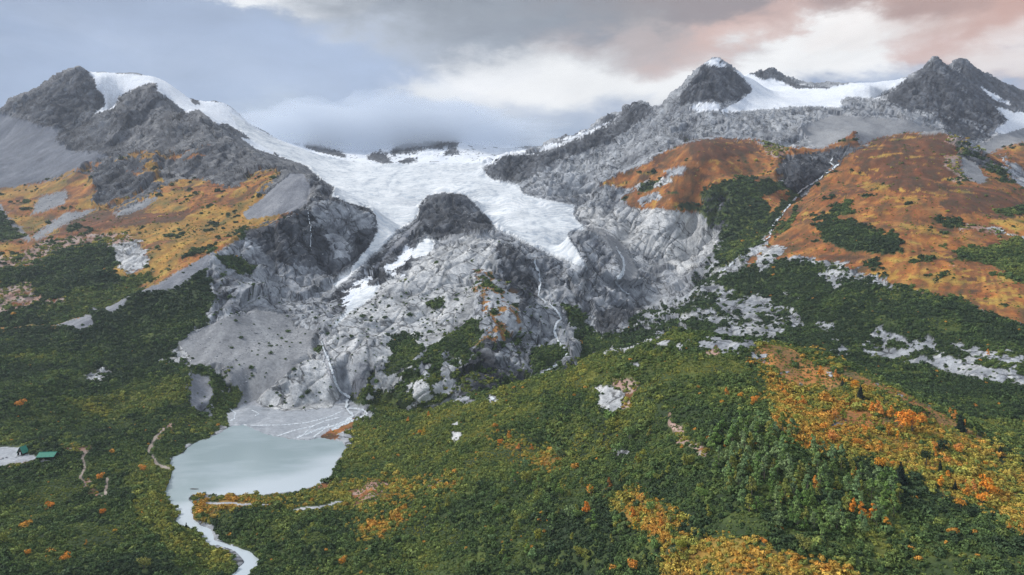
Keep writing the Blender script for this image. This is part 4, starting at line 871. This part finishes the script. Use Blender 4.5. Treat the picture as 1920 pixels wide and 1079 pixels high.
grn = np.isin(ck, [ID['sh'], ID['shy'], ID['mix']]) & (base < 3)
base = base + grn * (-.75 * ((sp[:, 0] > 180) & (sp[:, 1] > 650)) - .4 * ((sp[:, 0] < -480) & (sp[:, 1] > 880)) - .4 * (1 - sstep(sp[:, 1], 430, 520)) + .3 * (sstep(sp[:, 1], 560, 640) * (1 - sstep(sp[:, 1], 820, 880)) * sstep(sp[:, 0], -240, -150) * (1 - sstep(sp[:, 0], 150, 220))))  # bowl shade behind the crest painted into leaf tint; other slopes shifted too
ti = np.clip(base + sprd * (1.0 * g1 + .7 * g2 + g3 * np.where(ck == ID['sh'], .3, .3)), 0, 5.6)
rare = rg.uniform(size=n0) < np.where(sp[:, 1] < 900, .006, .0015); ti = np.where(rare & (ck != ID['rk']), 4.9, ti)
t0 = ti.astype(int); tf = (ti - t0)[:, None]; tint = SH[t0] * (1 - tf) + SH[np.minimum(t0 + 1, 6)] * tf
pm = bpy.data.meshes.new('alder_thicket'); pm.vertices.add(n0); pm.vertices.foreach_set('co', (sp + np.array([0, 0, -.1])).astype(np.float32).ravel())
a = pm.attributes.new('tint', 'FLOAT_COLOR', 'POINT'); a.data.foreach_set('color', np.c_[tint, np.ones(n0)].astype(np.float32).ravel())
a = pm.attributes.new('size', 'FLOAT', 'POINT'); a.data.foreach_set('value', sc_.astype(np.float32))
thick = bpy.data.objects.new('alder_thicket', pm); COL.objects.link(thick)
tag(thick, 'dense green and yellow alder thicket over the valley floor and lower slopes', 'thicket', kind='stuff')
print('shrubs', n0, 'terrain verts', NV)
ng = bpy.data.node_groups.new('scatter', 'GeometryNodeTree')
ng.interface.new_socket('Geometry', in_out='INPUT', socket_type='NodeSocketGeometry'); ng.interface.new_socket('Geometry', in_out='OUTPUT', socket_type='NodeSocketGeometry')
gn = NT(ng); gi_ = gn.new('NodeGroupInput'); go_ = gn.new('NodeGroupOutput')
m2p = gn.new('GeometryNodeMeshToPoints'); gn.l.new(gi_.outputs[0], m2p.inputs['Mesh'])
ci = gn.new('GeometryNodeCollectionInfo'); ci.inputs['Collection'].default_value = protos; ci.inputs['Separate Children'].default_value = True; ci.inputs['Reset Children'].default_value = True
iop = gn.new('GeometryNodeInstanceOnPoints'); gn.l.new(m2p.outputs[0], iop.inputs['Points']); gn.l.new(ci.outputs[0], iop.inputs['Instance']); iop.inputs['Pick Instance'].default_value = True
rv = gn.new('FunctionNodeRandomValue', data_type='FLOAT_VECTOR'); rv.inputs[0].default_value = (-.15, -.15, 0); rv.inputs[1].default_value = (.15, .15, 6.283)
e2r = gn.new('FunctionNodeEulerToRotation'); gn.l.new(rv.outputs[0], e2r.inputs[0]); gn.l.new(e2r.outputs[0], iop.inputs['Rotation'])
na = gn.new('GeometryNodeInputNamedAttribute', data_type='FLOAT'); na.inputs['Name'].default_value = 'size'; gn.l.new(na.outputs[0], iop.inputs['Scale'])
gn.l.new(iop.outputs[0], go_.inputs[0])
md = thick.modifiers.new('scatter', 'NODES'); md.node_group = ng
# ------------------------------------------------------------------ loose rock on moraine, scree and slabs
rock_m, t, bs = new_mat('loose rock')
oi = t.new('ShaderNodeObjectInfo').outputs['Random']
ps = t.new('ShaderNodeNewGeometry').outputs['Position']
t.l.new(t.mix(t.rng(t.m('ADD', oi, t.m('MULTIPLY', t.noise(ps, .8, 3), .4)), .1, 1.3), lin(92, 96, 106), lin(188, 190, 192)), bs.inputs['Base Color'])
def rock_mesh(name, rs, flat=.6):
    import bmesh
    bm = bmesh.new(); bmesh.ops.create_icosphere(bm, subdivisions=2, radius=1)
    ns = [(rs.normal(size=3), rs.uniform(.45, .85)) for _ in range(9)]
    for v in bm.verts:
        p = np.array(v.co)
        for n_v, h_ in ns:
            n_v = n_v / np.linalg.norm(n_v); e = p @ n_v
            if e > h_: p = p - n_v * (e - h_)
        v.co = (p[0], p[1] * .85, p[2] * flat)
    me = bpy.data.meshes.new(name); bm.to_mesh(me); bm.free(); me.materials.append(rock_m); return me
rprot = bpy.data.collections.new('rock_kinds')
for k in range(4): rprot.objects.link(bpy.data.objects.new('rock', rock_mesh('rock', rs, rs.uniform(.5, .8))))
RD = {'sc': .05, 'gr': .012, 'rd': .012, 'rk': .02, 'rl': .02, 'pk': .02}
dn = np.zeros(len(CL))
for c, v in RD.items(): dn[ID[c]] = v
rsz = yq / F * .85
lamr = area * dn[cq] / (rsz ** 2 * 3) * see * (yq < 2300) * (lw[:-1, :-1] < .3) * (.35 + 1.6 * (nA[:-1, :-1] > .1))
cnt = rg.poisson(np.clip(lamr, 0, 4)); ri, rj = np.nonzero(cnt); rep = cnt[ri, rj]; ii = np.repeat(ri, rep); jj = np.repeat(rj, rep)
aa, bb = rg.uniform(size=len(ii)), rg.uniform(size=len(ii)); rp = np.stack([bil(X), bil(Y), bil(Z)], -1)
rsc = rsz[ii, jj] * np.exp(rg.normal(size=len(ii)) * .45)
pm = bpy.data.meshes.new('loose_boulders'); pm.vertices.add(len(ii)); pm.vertices.foreach_set('co', rp.astype(np.float32).ravel())
a = pm.attributes.new('size', 'FLOAT', 'POINT'); a.data.foreach_set('value', rsc.astype(np.float32))
bo = bpy.data.objects.new('loose_boulders', pm); COL.objects.link(bo); tag(bo, 'loose grey boulders and rubble on the moraines and scree', 'rubble', kind='stuff')
ng2 = ng.copy()
for nd in ng2.nodes:
    if nd.bl_idname == 'GeometryNodeCollectionInfo': nd.inputs['Collection'].default_value = rprot
md = bo.modifiers.new('scatter', 'NODES'); md.node_group = ng2
print('boulders', len(ii))

# ------------------------------------------------------------------ single trees
crown_m, t, bs = new_mat('tree leaves')
oc = t.new('ShaderNodeObjectInfo').outputs['Color']; lv = attr(t, 'lv', out='Fac')
vv = t.rng(lv, 0, 1, .6, 1.45, False)
t.l.new(t.mix(1.0, oc, t.comb(vv, vv, t.m('MULTIPLY', vv, .92)), 'MULTIPLY'), bs.inputs['Base Color']); bs.inputs['Roughness'].default_value = .7
bark_m, t, bs = new_mat('grey bark'); bs.inputs['Base Color'].default_value = (*lin(118, 112, 102), 1)
def trunk_mesh(name, h, r, limbs, rs):
    vs, fs = [], []
    def tube(p0, p1, r0, r1):
        p0, p1 = np.array(p0, float), np.array(p1, float); d_ = p1 - p0; d_ /= np.linalg.norm(d_)
        a_ = np.cross(d_, [.3, .9, .2]); a_ /= np.linalg.norm(a_); b_ = np.cross(d_, a_); base = len(vs)
        for p, rr in ((p0, r0), (p1, r1)):
            for k in range(6): an = k * math.pi / 3; vs.append(p + (a_ * math.cos(an) + b_ * math.sin(an)) * rr)
        for k in range(6): fs.append((base + k, base + (k + 1) % 6, base + 6 + (k + 1) % 6, base + 6 + k))
    tube((0, 0, -.03), (.01, 0, h * .5), r, r * .7); tube((.01, 0, h * .5), (.0, .01, h), r * .7, r * .25)
    for _ in range(limbs):
        z0 = rs.uniform(.25, .7) * h; an = rs.uniform(0, 6.28); l_ = rs.uniform(.12, .22)
        tube((0, 0, z0), (math.cos(an) * l_, math.sin(an) * l_, z0 + rs.uniform(.1, .2)), r * .4, r * .12)
    me = bpy.data.meshes.new(name); me.from_pydata([tuple(v) for v in vs], [], fs); me.materials.append(bark_m); return me
def tall_crown(rs, wd=.26):
    lobes = []
    for _ in range(12):
        z0 = rs.uniform(.2, .92); tp = min(1.0, (1.02 - z0) * 1.5); rr = wd * tp * rs.uniform(.5, .8); an = rs.uniform(0, 6.28); q = wd * .6 * tp
        lobes.append((math.cos(an) * q, math.sin(an) * q, z0, max(.055, rr)))
    return lobes
def round_crown(rs):
    return [(rs.uniform(-.22, .22), rs.uniform(-.22, .22), rs.uniform(.35, .75), rs.uniform(.2, .3)) for _ in range(7)]
def multi_crown(rs):
    return [(rs.uniform(-.42, .42), rs.uniform(-.3, .3), rs.uniform(.25, .8), rs.uniform(.16, .26)) for _ in range(13)]
KIND = {'tall': [leafy('crown', rs, 330, tall_crown(rs), 'bush', .055, crown_m) for _ in range(5)],
        'round': [leafy('crown', rs, 330, round_crown(rs), 'bush', .06, crown_m) for _ in range(3)],
        'multi': [leafy('crown', rs, 620, multi_crown(rs), 'bush', .045, crown_m) for _ in range(2)],
        'spruce': [leafy('crown', rs, 420, None, 'cone', .075, crown_m) for _ in range(3)]}
TR = {'tall': trunk_mesh('trunk', .7, .022, 4, rs), 'round': trunk_mesh('trunk', .6, .03, 4, rs), 'multi': trunk_mesh('trunk', .6, .03, 6, rs), 'spruce': trunk_mesh('trunk', .9, .02, 0, rs)}
TC = {'orange': (218, 148, 66), 'vivid orange': (230, 144, 56), 'yellow': (210, 172, 66), 'yellow-green': (138, 142, 64), 'olive': (132, 136, 70), 'rusty': (150, 106, 60), 'green': (112, 138, 78), 'grey-green': (120, 142, 98),
      'dark green': (48, 66, 48), 'near-black': (32, 46, 40), 'pale orange': (218, 150, 82), 'orange-yellow': (216, 150, 56)}
def tree(name, kind, u, v, hpx, colr_, label, cat='tree', group=None, wide=1.0, lean=None):
    p = ground_at(u, v); hgt_ = hpx / F * p[1]
    e = empty(name, tuple(p), rnd.uniform(0, 6.28), (hgt_ * wide, hgt_ * wide, hgt_)); tag(e, label, cat, group)
    c = bpy.data.objects.new('crown', rnd.choice(KIND[kind])); COL.objects.link(c); c.parent = e
    b = np.array(lin(*TC[colr_])) * rnd.uniform(.86, 1.16) * np.array([rnd.uniform(.92, 1.08), 1, rnd.uniform(.85, 1.1)]); c.color = (*b, 1)
    k = bpy.data.objects.new('trunk', TR[kind]); COL.objects.link(k); k.parent = e
    return e
GRV = 'trees on the crest and face of the right hill'
for (kind, u, v, h_, c_, w_, lab) in [
    ('spruce',1614,749,27,'near-black',1,'tallest dark spruce on the orange crest, beside a yellow bushy tree'),
    ('spruce',1580,724,14,'near-black',1,'small dark spruce left of the bushy orange tree on the upper crest'),
    ('spruce',1592,716,10,'near-black',1,'tiny dark spruce highest on the orange hill'),
    ('spruce',1493,760,12,'near-black',1,'small lone dark spruce in the upper orange scrub, far left of the others'),
    ('spruce',1689,908,42,'near-black',1,'tall black-green spruce at the right edge of the green grove'),
    ('spruce',1763,889,26,'near-black',.8,'narrow dark spruce on the orange slope right of the round green tree'),
    ('spruce',1800,808,30,'near-black',1.3,'wide dark spruce behind the crest next to a thin orange sapling'),
    ('spruce',1875,856,20,'near-black',1.3,'squat dark spruce on the skyline of the far right crest'),
    ('spruce',1791,919,20,'near-black',.8,'slim dark spruce left of the biggest lower orange clump'),
    ('spruce',1841,852,11,'near-black',1.2,'little dark spruce on the crest left of the squat one'),
    ('tall',1671,786,28,'orange',1,'cone shaped orange tree just left of the big orange clump'),
    ('tall',1647,780,32,'pale orange',1,'tall pale orange tree left of the cone shaped orange one'),
    ('tall',1636,776,24,'orange',1,'shorter orange tree against the pale orange one on the hill'),
    ('multi',1710,812,46,'vivid orange',1.1,'broad many stemmed bright orange tree, largest on the hill crest'),
    ('tall',1651,851,26,'orange',1.1,'orange tree leaning right alone in the middle of the orange slope'),
    ('round',1607,838,18,'orange',1.1,'low round orange tree just above the green grove'),
    ('tall',1522,843,24,'orange',.9,'narrow orange tree at the upper left edge of the green grove'),
    ('round',1796,850,20,'pale orange',1.1,'rounded pale orange tree right of the big green tree'),
    ('tall',1787,789,22,'pale orange',1,'pale orange tree behind the crest left of the wide spruce'),
    ('tall',1778,780,16,'orange',1,'small orange tree behind the crest, furthest left of that row'),
    ('tall',1806,800,15,'orange',.7,'thin orange sapling in front of the wide dark spruce'),
    ('tall',1826,817,19,'yellow-green',.9,'yellow-green sapling on the crest right of the wide spruce'),
    ('tall',1752,861,28,'orange',.7,'very narrow orange tree between the two dark green round trees'),
    ('multi',1852,930,42,'vivid orange',.8,'tall bright orange clump low on the far right slope'),
    ('round',1842,950,28,'vivid orange',1,'round orange tree at the foot of the tall orange clump'),
    ('tall',1813,933,26,'orange',1,'orange tree left of the tall orange clump'),
    ('tall',1826,925,28,'pale orange',.8,'slender orange tree squeezed beside the tall orange clump'),
    ('tall',1765,915,26,'orange-yellow',1,'orange-yellow tree on the slope below the narrow dark spruce'),
    ('round',1801,957,24,'orange',1,'low orange tree, nearest of the lower right orange group'),
    ('tall',1528,922,34,'orange',.7,'thin orange spire inside the green grove'),
    ('tall',1603,898,26,'orange',.8,'orange tree at the upper right rim of the green grove'),
    ('round',1653,882,26,'orange-yellow',1.1,'orange-yellow bushy tree above the tall black-green spruce'),
    ('multi',1602,729,18,'orange-yellow',1.1,'bushy yellow-orange tree high on the crest between small spruces'),
    ('tall',1594,760,26,'yellow-green',1.1,'yellow-green tree in front of the tallest crest spruce'),
    ('tall',1630,823,20,'yellow-green',.9,'pointed yellow-green tree in the centre of the orange slope'),
    ('tall',1653,808,24,'yellow-green',1.1,'yellow-green tree below the pair of orange crest trees'),
    ('tall',1620,800,26,'yellow-green',1.2,'broad yellow-green tree left below the pale orange tree'),
    ('tall',1667,818,22,'orange-yellow',1,'golden tree left below the broad many stemmed orange one'),
    ('round',1770,850,28,'dark green',1.2,'big round dark green tree on the right crest'),
    ('round',1737,870,28,'dark green',1,'round dark green tree lower left of the big round one'),
    ('tall',1662,995,28,'orange-yellow',1.1,'rounded golden tree at the lower right corner of the grove'),
    ('tall',1637,979,36,'vivid orange',1,'tall orange tree, rightmost of the orange row in the grove foot'),
    ('tall',1615,974,36,'orange',.9,'tall orange tree in the middle of the orange row at the grove foot'),
    ('tall',1599,965,34,'vivid orange',.8,'narrow orange tree, leftmost of the orange row at the grove foot'),
    ('tall',1572,975,24,'orange',.9,'small orange tree left of the orange row under the grove'),
    ('round',1508,1036,32,'olive',1,'round olive tree alone below the grove'),
    ('round',1433,1024,16,'orange',1.1,'small orange bush tree left of the round olive tree'),
    ('tall',1246,992,22,'orange',.9,'orange tree at the left end of the lowest golden scrub'),
    ('tall',1186,969,22,'orange',1,'orange tree beside yellow scrub at the middle bottom'),
    ('tall',1257,890,24,'olive',1,'yellowish olive tree in the green slope below the pale rock'),
    ('round',1191,1072,26,'orange',1,'orange round tree close to the bottom edge of the view'),
    ('tall',1362,744,20,'orange',.9,'bright orange tree, first of a short row on the upper hill'),
    ('round',1388,749,14,'orange-yellow',1,'small golden tree, second of the short row on the upper hill'),
    ('tall',1399,752,20,'yellow-green',1.1,'yellow-green tree inside the short orange row on the upper hill'),
    ('round',1415,758,17,'orange',1,'orange tree at the right end of the short row on the upper hill'),
    ('tall',1539,708,24,'orange',.9,'orange tree high on the crest left of the small spruces'),
    ('tall',1568,713,22,'pale orange',.9,'pale orange tree just left of the two tiny crest spruces'),
    ('tall',1466,735,18,'orange',.9,'orange tree near the top left of the orange hill'),
    ('round',1471,742,12,'orange',1,'low orange bush tree below the top left orange tree'),
    ('tall',795,818,17,'yellow',1.1,'yellow tree in green alders right of the lake head'),
    ('round',787,817,12,'orange-yellow',1,'golden bush tree touching the yellow tree near the lake head'),
    ('round',931,806,14,'orange',1.1,'round orange tree above the orange strip in mid slope'),
    ('tall',957,825,20,'orange',.9,'pointed orange tree at the top of the mid slope orange strip'),
    ('tall',973,845,16,'pale orange',1,'pale orange tree in the middle of the mid slope orange strip'),
    ('tall',997,847,17,'orange',.8,'narrow orange tree at the right end of the mid slope strip'),
    ('round',940,836,14,'vivid orange',1,'orange bush tree at the left part of the mid slope strip'),
    ('tall',802,784,14,'vivid orange',.8,'small vivid orange tree at the foot of the rock nose'),
    ('tall',763,793,12,'orange',1,'small orange tree just below the rock nose foot, near the delta'),
    ('tall',1100,966,30,'vivid orange',1,'vivid orange tree standing alone in dark green shrubs'),
    ('round',1105,930,22,'orange',1.1,'orange tree above the lone vivid orange one'),
    ('round',1108,988,18,'olive',1,'olive tree directly below the lone vivid orange one'),
    ('tall',1188,974,20,'vivid orange',.9,'vivid orange tree above a yellow one near the golden scrub'),
    ('tall',1191,996,24,'yellow',.9,'yellow tree below the vivid orange one near the golden scrub'),
    ('tall',841,954,26,'yellow-green',.8,'slender yellow-green tree above the lower golden strip'),
    ('tall',820,966,26,'yellow-green',.9,'yellow-green tree left of the slender one above the golden strip'),
    ('tall',1089,916,22,'yellow-green',1,'yellow-green tree left above the orange tree pair'),
    ('tall',1140,918,24,'rusty',1,'rusty brown tree right of the orange tree pair'),
    ('tall',1165,905,22,'olive',1.1,'olive tree right above the rusty brown one'),
    ('round',643,1060,17,'orange-yellow',1,'golden tree on its own at the lower edge right of the river'),
    ('tall',574,1016,26,'yellow-green',1,'yellow-green tree on the right bank near the river bend'),
    ('round',695,1071,16,'olive',1,'olive bush tree at the bottom edge right of the lone golden one'),
    ('tall',991,1040,24,'green',1.1,'green tree standing above low dark shrubs at the bottom middle'),
    ('round',38,768,20,'orange',1.2,'round orange tree in the forest above the parking lot'),
    ('round',95,957,18,'vivid orange',1.1,'vivid round orange tree in the forest below the trail'),
    ('round',191,967,14,'vivid orange',1,'small vivid orange tree under the trail viewpoint'),
    ('round',47,994,18,'orange-yellow',1.5,'wide golden orange tree low in the left forest'),
    ('round',125,1056,20,'vivid orange',1.2,'bright orange tree nearest the lower left corner'),
    ('round',189,902,16,'orange',1,'orange tree between the two arms of the trail'),
    ('round',267,885,14,'orange',1.1,'orange tree among yellow shrubs left of the lake'),
    ('round',213,1000,9,'yellow',1.3,'small yellow bush tree between the two bright orange ones'),
    ('tall',162,1023,12,'orange',.9,'small orange tree right of the bright corner one'),
    ('round',55,1042,14,'orange-yellow',1,'golden tree left of the bright orange corner tree'),
    ('round',267,1068,24,'olive',1.1,'large round olive tree at the bottom left'),
    ('round',7,1022,26,'olive',1.1,'olive tree cut by the left edge of the view'),
    ('spruce',349,992,12,'near-black',1,'small dark spruce on the left bank of the river'),
    ('tall',1852,668,14,'vivid orange',.9,'lone orange tree beside pale slabs in the green bowl'),
    ('round',1829,766,9,'orange',1,'tiny orange tree in the dark shrubs behind the hill crest'),
    ('round',1450,520,7,'orange',1,'tiny orange tree in the green gully mouth'),
    ]:
    nm = 'spruce_tree' if kind == 'spruce' else ('larch_tree' if False else 'autumn_tree')
    if c_ in ('dark green', 'green', 'olive'): nm = 'leafy_tree'
    tree(nm, kind, u, v, h_, c_, lab, 'tree', None, w_ * 1.0)
# the grove of tall green cottonwoods
GP = [(1325,830),(1400,790),(1470,800),(1540,852),(1600,880),(1660,900),(1690,930),(1680,985),(1620,1010),(1510,1010),(1420,975),(1340,900)]
def inside(u, v, poly):
    s = False
    for (x1, y1), (x2, y2) in zip(poly, poly[1:] + poly[:1]):
        if (y1 > v) != (y2 > v) and u < (x2 - x1) * (v - y1) / (y2 - y1) + x1: s = not s
    return s
n_ = 0; spots = []
while n_ < 185:
    u, v = rnd.uniform(1320, 1700), rnd.uniform(790, 1012)
    if not inside(u, v, GP) or any(abs(u - a_) < 8.5 and abs(v - b_) < 5 for a_, b_ in spots): 
        if rnd.random() < .002: n_ += 1
        continue
    spots.append((u, v)); n_ += 1
    c_ = rnd.choice(['green', 'green', 'grey-green', 'grey-green', 'grey-green', 'olive'])
    lab = {'green': 'mid green cottonwood in the dense grove on the right hill', 'grey-green': 'grey-green cottonwood in the dense grove on the right hill', 'olive': 'olive tinged cottonwood in the dense grove on the right hill'}[c_]
    tree('cottonwood_tree', 'tall', u, v, rnd.uniform(28, 44), c_, lab, 'tree', {'green': 'green grove cottonwoods', 'grey-green': 'grey-green grove cottonwoods', 'olive': 'olive grove cottonwoods'}[c_], rnd.uniform(.8, 1.15))
# scattered olive and yellow trees above the thicket
n_ = 0
SC = [((1130,790),(1330,830),(1330,1079),(880,1079),(950,900)), 'yellow-green and olive trees scattered over the middle slope']
AR2 = [(1440,700),(1530,690),(1700,770),(1900,900),(1900,1000),(1700,920),(1560,850),(1450,790)]
while n_ < 130:
    u, v = rnd.uniform(700, 1900), rnd.uniform(760, 1075)
    a1 = inside(u, v, list(SC[0])); a2 = inside(u, v, AR2)
    if not (a1 or a2): continue
    n_ += 1
    if a1: tree('leafy_tree', rnd.choice(['tall', 'tall', 'round']), u, v, rnd.uniform(14, 30), rnd.choice(['olive', 'yellow-green', 'green', 'green', 'grey-green']), 'small green or olive tree rising from the middle green slope', 'tree', 'small trees of the middle slope', 1)
    else: tree('autumn_tree', rnd.choice(['tall', 'round']), u, v, rnd.uniform(10, 24), rnd.choice(['orange', 'orange-yellow', 'pale orange', 'yellow-green']), 'small golden tree scattered in the orange scrub of the right hill', 'tree', 'small golden trees of the right hill', 1)

# ------------------------------------------------------------------ shelters, signs, boulders by the parking lot
roof_m, t, bs = new_mat('green metal roof'); bs.inputs['Roughness'].default_value = .45
ps = t.new('ShaderNodeTexCoord').outputs['Object']
rb = t.new('ShaderNodeTexWave', wave_type='BANDS', bands_direction='X'); t.l.new(ps, rb.inputs[0]); rb.inputs['Scale'].default_value = 1.2
t.l.new(t.mix(t.m('MULTIPLY', rb.outputs[1], .35), lin(56, 132, 112), lin(76, 158, 136)), bs.inputs['Base Color'])
wood_m, t, bs = new_mat('dark stained timber'); bs.inputs['Base Color'].default_value = (*lin(66, 58, 52), 1)
conc_m, t, bs = new_mat('concrete'); bs.inputs['Base Color'].default_value = (*lin(176, 176, 172), 1)
white_m, t, bs = new_mat('white panel'); bs.inputs['Base Color'].default_value = (*lin(226, 226, 222), 1)
def boxes(name, lst, mat_, parent=None):
    vs, fs = [], []
    for (x0, x1, y0, y1, z0, z1) in lst:
        b = len(vs); vs += [(x, y, z) for x in (x0, x1) for y in (y0, y1) for z in (z0, z1)]
        fs += [tuple(b + k for k in f) for f in ((0,1,3,2),(4,6,7,5),(0,4,5,1),(2,3,7,6),(0,2,6,4),(1,5,7,3))]
    return mesh_obj(name, vs, fs, mat_, parent)
def gable(name, Lx, Wy, z0, z1, th, mat_, parent):
    """a gabled roof of two thick slabs, ridge along x"""
    vs, fs = [], []
    for s_ in (-1, 1):
        b = len(vs)
        for x in (-Lx / 2, Lx / 2):
            vs += [(x, 0, z1), (x, s_ * Wy / 2, z0), (x, s_ * Wy / 2, z0 - th), (x, 0, z1 - th)]
        fs += [(b,b+1,b+5,b+4),(b+1,b+2,b+6,b+5),(b+2,b+3,b+7,b+6),(b+0,b+3,b+2,b+1),(b+4,b+5,b+6,b+7)]
    return mesh_obj(name, vs, fs, mat_, parent)
p = ground_at(91, 861); px_ = p[1] / F
e = empty('picnic_shelter', tuple(p), R(7)); tag(e, 'long open picnic shelter with green metal gable roof beside the parking lot', 'shelter')
Lp = 31 * px_; Wp = 12.5
gable('roof', Lp, Wp, 4.0, 7.4, .3, roof_m, e)
boxes('ridge_cap', [(-Lp/2, Lp/2, -.25, .25, 7.42, 7.6)], roof_m, e)
for x in np.linspace(-Lp/2 + 1, Lp/2 - 1, 5):
    for y in (-4.8, 4.8): boxes('post', [(x - .2, x + .2, y - .2, y + .2, -1.5, 4.9)], wood_m, e)
boxes('back_wall', [(-Lp/2 + 1.3, Lp/2 - 1.3, 4.5, 4.65, -1, 4.0)], wood_m, e); boxes('floor_slab', [(-Lp/2 + .4, Lp/2 - .4, -5.6, 5.6, -1.6, .15)], conc_m, e)
gw = mesh_obj('gable_panel', [(Lp/2 - .5, -5, 4.6), (Lp/2 - .5, 5, 4.6), (Lp/2 - .5, 0, 7.0), (-Lp/2 + .5, -5, 4.6), (-Lp/2 + .5, 5, 4.6), (-Lp/2 + .5, 0, 7.0)], [(0,1,2),(3,5,4)], wood_m, e)
p = ground_at(43, 853)
e = empty('information_kiosk', tuple(p), R(78)); tag(e, 'small dark kiosk with steep green A-shaped roof at the edge of the lot', 'kiosk')
gable('roof', 7.5, 8.2, 2.6, 9.2, .3, roof_m, e)
boxes('side_wall', [(-3.2, 3.2, -3.3, -3.1, -1, 3.2)], wood_m, e); boxes('side_wall', [(-3.2, 3.2, 3.1, 3.3, -1, 3.2)], wood_m, e)
mesh_obj('gable_panel', [(-3.3, -3.3, 3.1), (-3.3, 3.3, 3.1), (-3.3, 0, 8.2), (3.3, -3.3, 3.1), (3.3, 3.3, 3.1), (3.3, 0, 8.2)], [(0,1,2),(3,5,4)], wood_m, e)
boxes('floor_slab', [(-3.6, 3.6, -3.8, 3.8, -1.4, .12)], conc_m, e); boxes('notice_panel', [(-3.7, -3.55, -1.6, .2, .6, 3.6)], white_m, e)
boxes('inner_wall', [(-.1, .1, -3.05, 3.05, .12, 5.0)], wood_m, e)
def sign(u, v, w_, h_, lab):
    p = ground_at(u, v); e = empty('trail_sign', tuple(p), R(rnd.uniform(-15, 15))); tag(e, lab, 'sign')
    boxes('post', [(-w_ * .4, -w_ * .4 + .15, -.08, .08, -.5, h_ * .8), (w_ * .4 - .15, w_ * .4, -.08, .08, -.5, h_ * .8)], wood_m, e)
    boxes('panel', [(-w_ / 2, w_ / 2, -.18, -.09, h_ * .4, h_)], white_m, e)
sign(131, 844, 2.0, 2.2, 'white sign board on red-brown soil right of the picnic shelter')
sign(187, 930, 1.8, 1.9, 'white trail panel at the lowest bend of the trail')
sign(203, 931, 1.2, 1.4, 'small white trail marker at the foot of the right trail arm')
for (u, v, s_, lab) in [(3, 861, 2.6, 'dark boulder at the left edge of the parking lot'), (13, 859, 1.6, 'dark boulder in the row on the parking lot, second from the left edge'), (30, 859, 1.4, 'dark boulder on the lot nearest the picnic shelter')]:
    p = ground_at(u, v); o = mesh_obj('boulder', [(0,0,0)], [], rock_m); o.data = rock_mesh('boulder', rs, .7); o.location = tuple(p); o.scale = (s_,) * 3; tag(o, lab, 'boulder', 'boulders that edge the parking lot')
p = ground_at(365, 921); o = mesh_obj('boulder', [(0,0,0)], [], rock_m); o.data = rock_mesh('boulder', rs, .35); o.location = (p[0], p[1], .1); o.scale = (4.6, 2.0, 1.6); o.data.materials.clear(); o.data.materials.append(wood_m); tag(o, 'flat dark rock awash in the lake near its outlet', 'boulder')
# ------------------------------------------------------------------ air
def volume_mat(name, color, dens, aniso=.2):
    m = bpy.data.materials.new(name); m.use_nodes = True; t = NT(m.node_tree); t.n.clear()
    pv = t.new('ShaderNodeVolumePrincipled'); pv.inputs['Color'].default_value = (*color, 1); pv.inputs['Density'].default_value = dens; pv.inputs['Anisotropy'].default_value = aniso
    o_ = t.new('ShaderNodeOutputMaterial'); t.l.new(pv.outputs[0], o_.inputs['Volume']); return m, t, pv
hz, _, _ = volume_mat('haze air', (.80, .88, 1.0), 0.00004)
bx = [(-6800, 6400), (-300, 6300), (-8, 1700)]
hv = [(x, y, z) for x in bx[0] for y in bx[1] for z in bx[2]]
o = mesh_obj('haze', hv, [(0,1,3,2),(4,6,7,5),(0,4,5,1),(2,3,7,6),(0,2,6,4),(1,5,7,3)], hz); tag(o, 'thin blue haze over the whole valley', 'haze', kind='stuff')

# the cloud that sits on the far ridge
import bmesh
cm, ct, pv = volume_mat('cloud', (.86, .92, 1.0), .0055, 0)
bm_ = bmesh.new(); bmesh.ops.create_icosphere(bm_, subdivisions=5, radius=1)
for v_ in bm_.verts:
    q = np.array(v_.co); n_ = float(fbm(np.array([q[0]*3]), np.array([q[1]*3]), np.array([q[2]*3]), 1.0, 4, .55, 3)[0])
    v_.co = (q[0] * (980 + 600 * n_), q[1] * 420, q[2] * (120 + 190 * n_ + (60 if q[2] > 0 else 0)))
me = bpy.data.meshes.new('cloud'); bm_.to_mesh(me); bm_.free(); me.materials.append(cm)
co_ = bpy.data.objects.new('cloud', me); COL.objects.link(co_); co_.location = (-800, 4180, 845); tag(co_, 'low grey-blue cloud resting on the far snowy ridge', 'cloud', kind='stuff')
